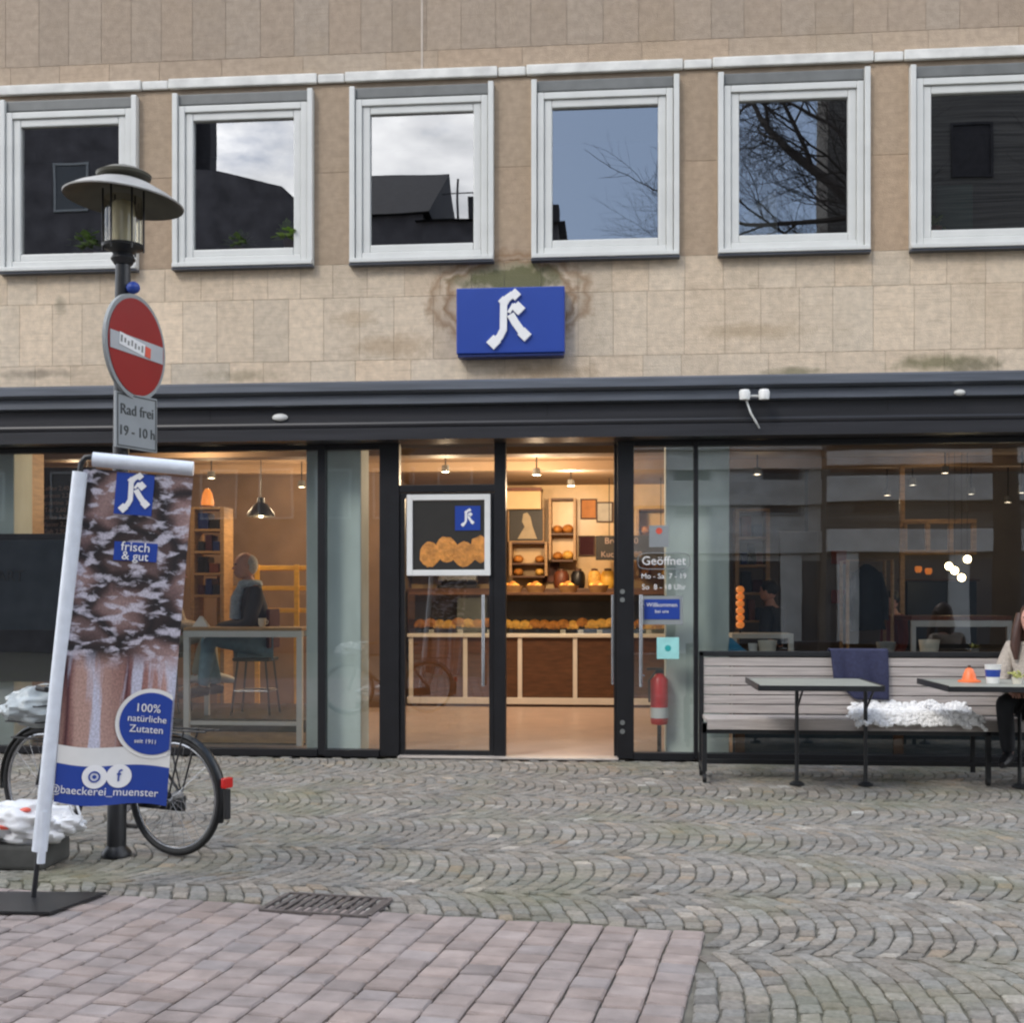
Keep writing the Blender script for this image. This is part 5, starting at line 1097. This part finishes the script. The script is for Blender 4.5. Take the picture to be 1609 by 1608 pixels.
mb.add(vs, [(j*(n_+1)+i, j*(n_+1)+i+1, (j+1)*(n_+1)+i+1, (j+1)*(n_+1)+i) for j in range(m_) for i in range(n_)])
for k in range(2300):   # woolly curls
    j, i = rnd.randrange(m_+1), rnd.randrange(n_+1); p = vs[j*(n_+1)+i]+Vector((rnd.gauss(0, .012), rnd.gauss(0, .008), rnd.uniform(-.004, .008))); r_ = rnd.uniform(.010, .019)
    mb.blob(p, (r_*rnd.uniform(.7, 1.4), r_, r_*rnd.uniform(.7, 1.3)), 6, 4)
o = mb.build('sheepskin', 'fur', None, True); tag(o, 'fluffy white sheepskin spread on the bench seat', 'sheepskin')
# tables
def table(pxa, pxb, label, leg_px, group='folding tables by the bench'):
    zt4 = .845; yb, yf = BYk-.36, BYk-1.28
    xa = W(pxa, 1083, yf).x; xb = W(pxb, 1083, yf).x; t = thing('folding_table', ((xa+xb)/2, (yb+yf)/2, 0), label, 'table', group)
    MB().rbox((xa, yf, zt4-.012), (xb, yb, zt4+.004), .004).build('tabletop', 'table_top', t)
    mb = MB(); mb.rbox((xa-.012, yf-.012, zt4-.035), (xb+.012, yf-.001, zt4+.006), .004); mb.rbox((xa-.014, yf, zt4-.035), (xa-.001, yb, zt4+.012), .004); mb.rbox((xb+.001, yf, zt4-.035), (xb+.014, yb, zt4+.010), .004); mb.rbox((xa-.012, yb+.001, zt4-.035), (xb+.012, yb+.012, zt4+.006), .004); mb.build('edge', 'black_metal', t)
    ym = yb-.105
    for px in leg_px:
        xx = W(px, 1120, ym).x; MB().tube([(xx, ym, .03), (xx, ym, zt4-.036)], .016, 10).build('leg', 'black_metal', t)
        MB().lathe((xx, ym, .002), [(.06, 0), (.06, .012), (.03, .03), (0, .031)], 16).build('foot', 'black_metal', t)
        MB().tube([(xx, ym, .60), (xx, (yf+yb)/2, zt4-.036)], .009, 8).build('brace', 'black_metal', t)
    return t, xa, xb, zt4, yf, yb
table(1194, 1388, 'grey topped table in front of the bench below the navy blanket', (1252, 1360))
t, xa, xb, zt4, yf, yb = table(1492, 1690, 'grey topped table at the right edge carrying the orange cone and the cup', (1602,))
q = W(1523, 1068, (yf+yb)/2+.1); q.z = zt4+.005; t = thing('candle_holder', q, 'orange cone shaped candle holder on the right table', 'candle')
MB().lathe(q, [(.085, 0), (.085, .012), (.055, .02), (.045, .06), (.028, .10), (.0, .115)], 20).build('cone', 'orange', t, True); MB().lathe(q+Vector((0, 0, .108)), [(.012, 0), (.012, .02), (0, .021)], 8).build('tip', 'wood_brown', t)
q = W(1560, 1068, (yf+yb)/2-.05); q.z = zt4+.005; t = thing('paper_cup', q, 'white paper cup with a blue band on the right table', 'cup')
MB().lathe(q, [(.045, 0), (.06, .14), (.063, .142), (.055, .142), (.04, .02)], 24).build('cup', 'white_paint', t, True); MB().lathe(q, [(.0515, .05), (.0575, .105)], 24, cap=False).build('band', 'blue_sign', t, True)
q = W(1598, 1075, (yf+yb)/2-.1); q.z = zt4+.005; t = thing('flower_pot', q, 'small pot with yellow green flowers at the right edge of the right table', 'plant')
MB().lathe(q, [(.03, 0), (.04, .05), (.036, .05), (0, .04)], 14).build('pot', 'cream', t, True); mb = MB()
for k in range(26): mb.blob(q+Vector((rnd.gauss(0, .03), rnd.gauss(0, .03), .07+rnd.gauss(0, .018))), (.012, .012, .009), 6, 4)
mb.build('flowers', 'flower', t)
# things on the ledge behind the bench (inside the glass)
LZ = W(1300, 1027, .28).z
mb = MB(); mb.rbox((W(1150, 1000, .1).x, .1, LZ-.04), (XR-.1, .42, LZ), .006); o = mb.build('window_ledge', 'black_metal', B)
def on_ledge(px): q = W(px, 1020, .25); q.z = LZ+.001; return q
def ledge_candle(px, lb, r, h, mt):
    q = on_ledge(px); t = thing('tub_candle', q, lb, 'candle'); MB().lathe(q, [(r*.82, 0), (r, h), (r*.9, h), (r*.85, h*.8), (0, h*.78)], 22).build('tub', mt, t, True); MB().tube([q+Vector((0, 0, h*.75)), q+Vector((0, 0, h*.95))], .004, 5).build('wick', 'black', t)
ledge_candle(1460, 'cream tub candle on the window ledge right of the navy blanket', .095, .13, 'cream'); ledge_candle(1206, 'cream tub candle on the window ledge left of the blanket', .09, .12, 'cream'); ledge_candle(1183, 'small white candle between the blue cloth and the cream tub', .045, .09, 'white_paint'); ledge_candle(1392, 'dim grey green tub on the window ledge behind the blanket', .09, .11, 'zinc')
q = on_ledge(1156); o = MB().add([q+Vector(p) for p in ((-.07, -.04, 0), (.13, -.05, 0), (.12, .06, 0), (-.07, .06, 0), (-.06, -.01, .15), (-.03, .03, .14), (.06, .0, .05))], [(0, 1, 6, 4), (1, 2, 6), (2, 3, 5, 6), (3, 0, 4, 5), (4, 6, 5), (3, 2, 1, 0)]).build('folded_cloth', 'blue_cloth'); tag(o, 'bright blue folded cloth on the window ledge beside the second column', 'cloth')
q = on_ledge(1531); t = thing('small_plant', q, 'small yellow green plant on the window ledge behind the right table', 'plant'); MB().lathe(q, [(.035, 0), (.045, .05), (.04, .05), (0, .04)], 14).build('pot', 'zinc', t, True); mb = MB()
for k in range(40):
    a = rnd.uniform(0, 6.28); d = Vector((math.cos(a), math.sin(a), rnd.uniform(0, 1))).normalized()*rnd.uniform(.03, .09); s_ = d.cross(Vector((0, 0, 1))).normalized()*.012; c = q+Vector((0, 0, .05)); mb.add([c, c+d*.6+s_, c+d, c+d*.6-s_], [(0, 1, 2, 3)])
mb.build('leaves', 'flower', t)
# seated woman at the right edge
hw_ = Vector((wx_(1625, BYk-.25), BYk-.24, zse+.14))
person(hw_, R(-120), 'sit', 'long brown haired person in fluffy cream jacket sitting on the bench', 'cloth_cream', 'cloth_dark', 'hair_brown', longhair=True, sc=1.0)

# things behind the upper windows
def plant(c, n, r, mt, label, name='house_plant'):
    t = thing(name, c, label, 'plant'); MB().lathe(c, [(.05, 0), (.07, .12), (.065, .12), (0, .1)], 16).build('pot', 'wood_red', t, True); mb = MB(); rr = random.Random(n)
    for k in range(n):
        a = rr.uniform(0, 6.28); e = rr.uniform(.1, 1.3); d = Vector((math.cos(a)*math.cos(e), math.sin(a)*math.cos(e), math.sin(e)))*rr.uniform(.4, 1)*r; c0 = c+Vector((0, 0, .12)); s_ = d.cross(Vector((0, 0, 1))).normalized()*r*.16; up = Vector((0, 0, -r*.12))
        mb.add([c0+d*.35, c0+d*.7+s_, c0+d+up, c0+d*.7-s_], [(0, 1, 2, 3)])
    mb.build('leaves', mt, t)
wzs = wz0+.17
q = W(455, 380, .10); plant(Vector((q.x, .12, wzs-.02)), 60, .26, 'leaf_bright', 'bright green plant in the right corner of the second window from the left')
q = W(375, 380, .12); plant(Vector((q.x, .14, wzs-.08)), 70, .24, 'leaf', 'low dark plant on the sill of the second window from the left')
q = W(140, 380, .12); plant(Vector((q.x, .14, wzs-.06)), 70, .3, 'leaf', 'low green plant on the sill of the leftmost window')
q = W(1470, 365, .1); plant(Vector((q.x, .14, wzs-.05)), 30, .16, 'leaf_bright', 'little green plant in the window at the right edge')
a = W(1158, 372, .1); b = W(1222, 300, .1); t = thing('document_folder', (a.x, .1, a.z), 'pale upright folder leaning inside the fifth window', 'folder')
MB().add([Vector(p) for p in ((a.x, .09, a.z-.02), (b.x, .09, a.z-.02), (b.x-.02, .10, b.z), (a.x+.02, .16, b.z-.22), (a.x, .10, a.z-.02), (b.x, .10, a.z-.02), (b.x-.02, .11, b.z), (a.x+.02, .17, b.z-.22))], [(0, 1, 2, 3), (7, 6, 5, 4), (0, 4, 5, 1), (1, 5, 6, 2), (2, 6, 7, 3), (3, 7, 4, 0)]).build('cover', 'cream', t)
a = W(1470, 360, .5); o = MB().rbox((a.x, .5, a.z-.1), (a.x+.35, .6, a.z+.42), .02).build('green_chair_back', 'green_dark', None); tag(o, 'dark green chair back inside the window at the right edge', 'chair')
a, b = W(60, 195, .3), W(200, 190, .3)
mb = MB(); mb.box((a.x-.1, .3, a.z-.02), (b.x+.1, .33, a.z+.02)); o = mb.build('curtain_rail', 'alu', B)

# ---------------------------------------------------------------- the other side of the square, seen in the panes
def mirror(px, py, y):   # where a sight line goes after the facade glass throws it back
    d = ray(px, py); t0 = (0-CAM.y)/d.y; p = CAM+d*t0; d2 = Vector((d.x, -d.y, d.z)); return p+d2*((y-p.y)/d2.y)
OY = -24
def opp(pxa, pxb, pyh, y, label, mt, depth=8, gable=None, bands=False, base=None, line=None):
    a, b = mirror(pxa, pyh, y), mirror(pxb, pyh, y); x0, x1 = min(a.x, b.x), max(a.x, b.x); h = a.z
    t = thing('town_house', ((x0+x1)/2, y, 0), label, 'building'); mb = MB(); 
    if line: pl = [mirror(px, py, y) for px, py in line]; pl = sorted([(p_.x, p_.z) for p_ in pl]); mb.prism([(pl[0][0], -.01)]+pl+[(pl[-1][0], -.01)], y-depth, y)
    else: mb.box((x0, y-depth, -.01), (x1, y, h))
    mb.build('wall', mt, t)
    if gable:
        mb = MB(); hg = gable
        mb.add([(x0-.2, y+.2, h), (x1+.2, y+.2, h), (x1+.2, y-depth, h), (x0-.2, y-depth, h), (x0-.2, y-depth/2, h+hg), (x1+.2, y-depth/2, h+hg)], [(0, 1, 5, 4), (2, 3, 4, 5), (1, 2, 5), (3, 0, 4), (3, 2, 1, 0)]); mb.build('roof', 'roof_tile', t)
    n_ = max(2, int((x1-x0)/2.4)); fl = int(h/3.1)
    for f in range(1, fl):
        for k in range(n_):
            xc = x0+(k+.5)*(x1-x0)/n_; z0 = f*3.1+.9; mb = MB(); ring(mb, xc-.55, z0, xc+.55, z0+1.5, .07, y-.02, y+.05); wn = mb.build('window', 'roof_tile' if mt == 'siding' else 'sign_grey', t); MB().box((xc-.48, y+.002, z0+.07), (xc+.48, y+.01, z0+1.43)).build('pane', 'roof_tile' if mt == 'siding' else 'panel_slate', wn)
    if bands:
        mb = MB()
        for z0, z1, d in ((2.9, 3.5, .25), (4.3, 5.05, .18), (5.35, 5.75, .14), (5.9, 6.9, .20)): mb.rbox((x0, y+.001, z0), (x1, y+d, z1), .03)
        mb.build('cornice', 'plaster_pale', t)
        mb = MB()
        for k in range(int((x1-x0)/3)+1): mb.rbox((x0+k*3+.3, y+.001, 0), (x0+k*3+.9, y+.12, 2.89), .02)
        mb.build('pillar', 'plaster_pale', t)
        MB().box((x0, y+.001, .05), (x1, y+.03, 2.7)).build('shopfront', 'panel_slate', t)
    if base:
        for px0, px1, py in base:
            a, b = mirror(px0, py, y-1), mirror(px1, py, y-1); MB().rbox((min(a.x, b.x), y-1.1, h-.5), (max(a.x, b.x), y-.5, a.z), .03).build('chimney', 'roof_tile', t)
    return t
opp(-330, 298, 60, OY, 'tall dark house across the square mirrored in the leftmost window', 'plaster_dark', depth=2.5)
opp(298, 478, 290, OY, 'dark roofed house across the square mirrored in the second window', 'plaster_dark', depth=1.2, line=[(298, 262), (345, 266), (425, 284), (447, 289), (478, 318)], base=[(315, 342, 178)])
opp(478, 660, 345, OY, 'slate gabled house across the square mirrored in the third window', 'plaster_dark', gable=2.6)
opp(660, 882, 352, OY, 'low dark roofed house across the square with a mast on its roof', 'plaster_dark', gable=.4, base=[(735, 760, 322), (868, 884, 325)])
opp(882, 1298, 395, OY, 'low pale house across the square mirrored in the fourth window', 'plaster_pale', bands=True)
opp(1298, 2100, 40, OY+1, 'tall clad house across the square mirrored in the rightmost windows', 'siding', bands=True, depth=2)
a = mirror(716, 345, OY-1); t = thing('roof_mast', (a.x, OY-1, a.z-.5), 'thin antenna mast on the low dark roof across the square', 'antenna'); MB().tube([(a.x, OY-1, a.z-.6), (a.x, OY-1, mirror(716, 285, OY-1).z)], .035, 6).build('mast', 'black', t); MB().tube([(a.x-.5, OY-1, a.z+.7), (a.x+.5, OY-1, a.z+.7)], .02, 5).build('crossbar', 'black', t)
# bare tree
tp = mirror(1582, 900, -17.5); t = thing('bare_tree', (tp.x, tp.y, 0), 'leafless tree on the square mirrored in the fifth and sixth windows', 'tree')
mb = MB(); crown = MB(); rt = random.Random(5)
def branch(p, d, ln, r, lvl, mbx):
    n_ = 4; pts = [p]; rs = [r]
    for i in range(n_):
        d = (d+Vector((rt.gauss(0, .13), rt.gauss(0, .13), rt.gauss(.02, .08)))).normalized(); p = p+d*ln/n_; pts.append(p); rs.append(r*(1-.4*(i+1)/n_))
        if lvl > 0 and i >= 1:
            for _ in range(2 if lvl < 4 else 1):
                ax = d.orthogonal().normalized(); ax.rotate(Matrix.Rotation(rt.uniform(0, 6.28), 3, d)); nd = (d*.75+ax*rt.uniform(.5, .95)+Vector((0, 0, .12))).normalized(); branch(p, nd, ln*rt.uniform(.50, .68), rs[-1]*.55, lvl-1, crown)
    mbx.tube(pts, rs, 6 if lvl > 1 else 3, cap=False)
    if lvl > 0: branch(p, d, ln*.72, rs[-1], lvl-1, crown)
mb.tube([(tp.x, tp.y, 0), (tp.x, tp.y, .5), (tp.x+.03, tp.y, 3), (tp.x-.05, tp.y, 6.4)], [.42, .34, .30, .27], 12, cap=False)
branch(Vector((tp.x-.05, tp.y, 6.35)), Vector((-.22, 0, 1)), 6.0, .25, 5, mb)
branch(Vector((tp.x-.05, tp.y, 6.3)), Vector((-.75, 0, 1)), 4.2, .16, 5, crown)
branch(Vector((tp.x, tp.y, 6.2)), Vector((.6, 0, 1)), 4.5, .16, 4, crown)
mb.build('trunk', 'bark', t, True); crown.build('crown', 'bark', t)
print('MIRROR', [tuple(round(v, 1) for v in mirror(px, py, -17.5)) for px, py in ((900, 250), (1155, 150), (1330, 360), (1500, 250))])
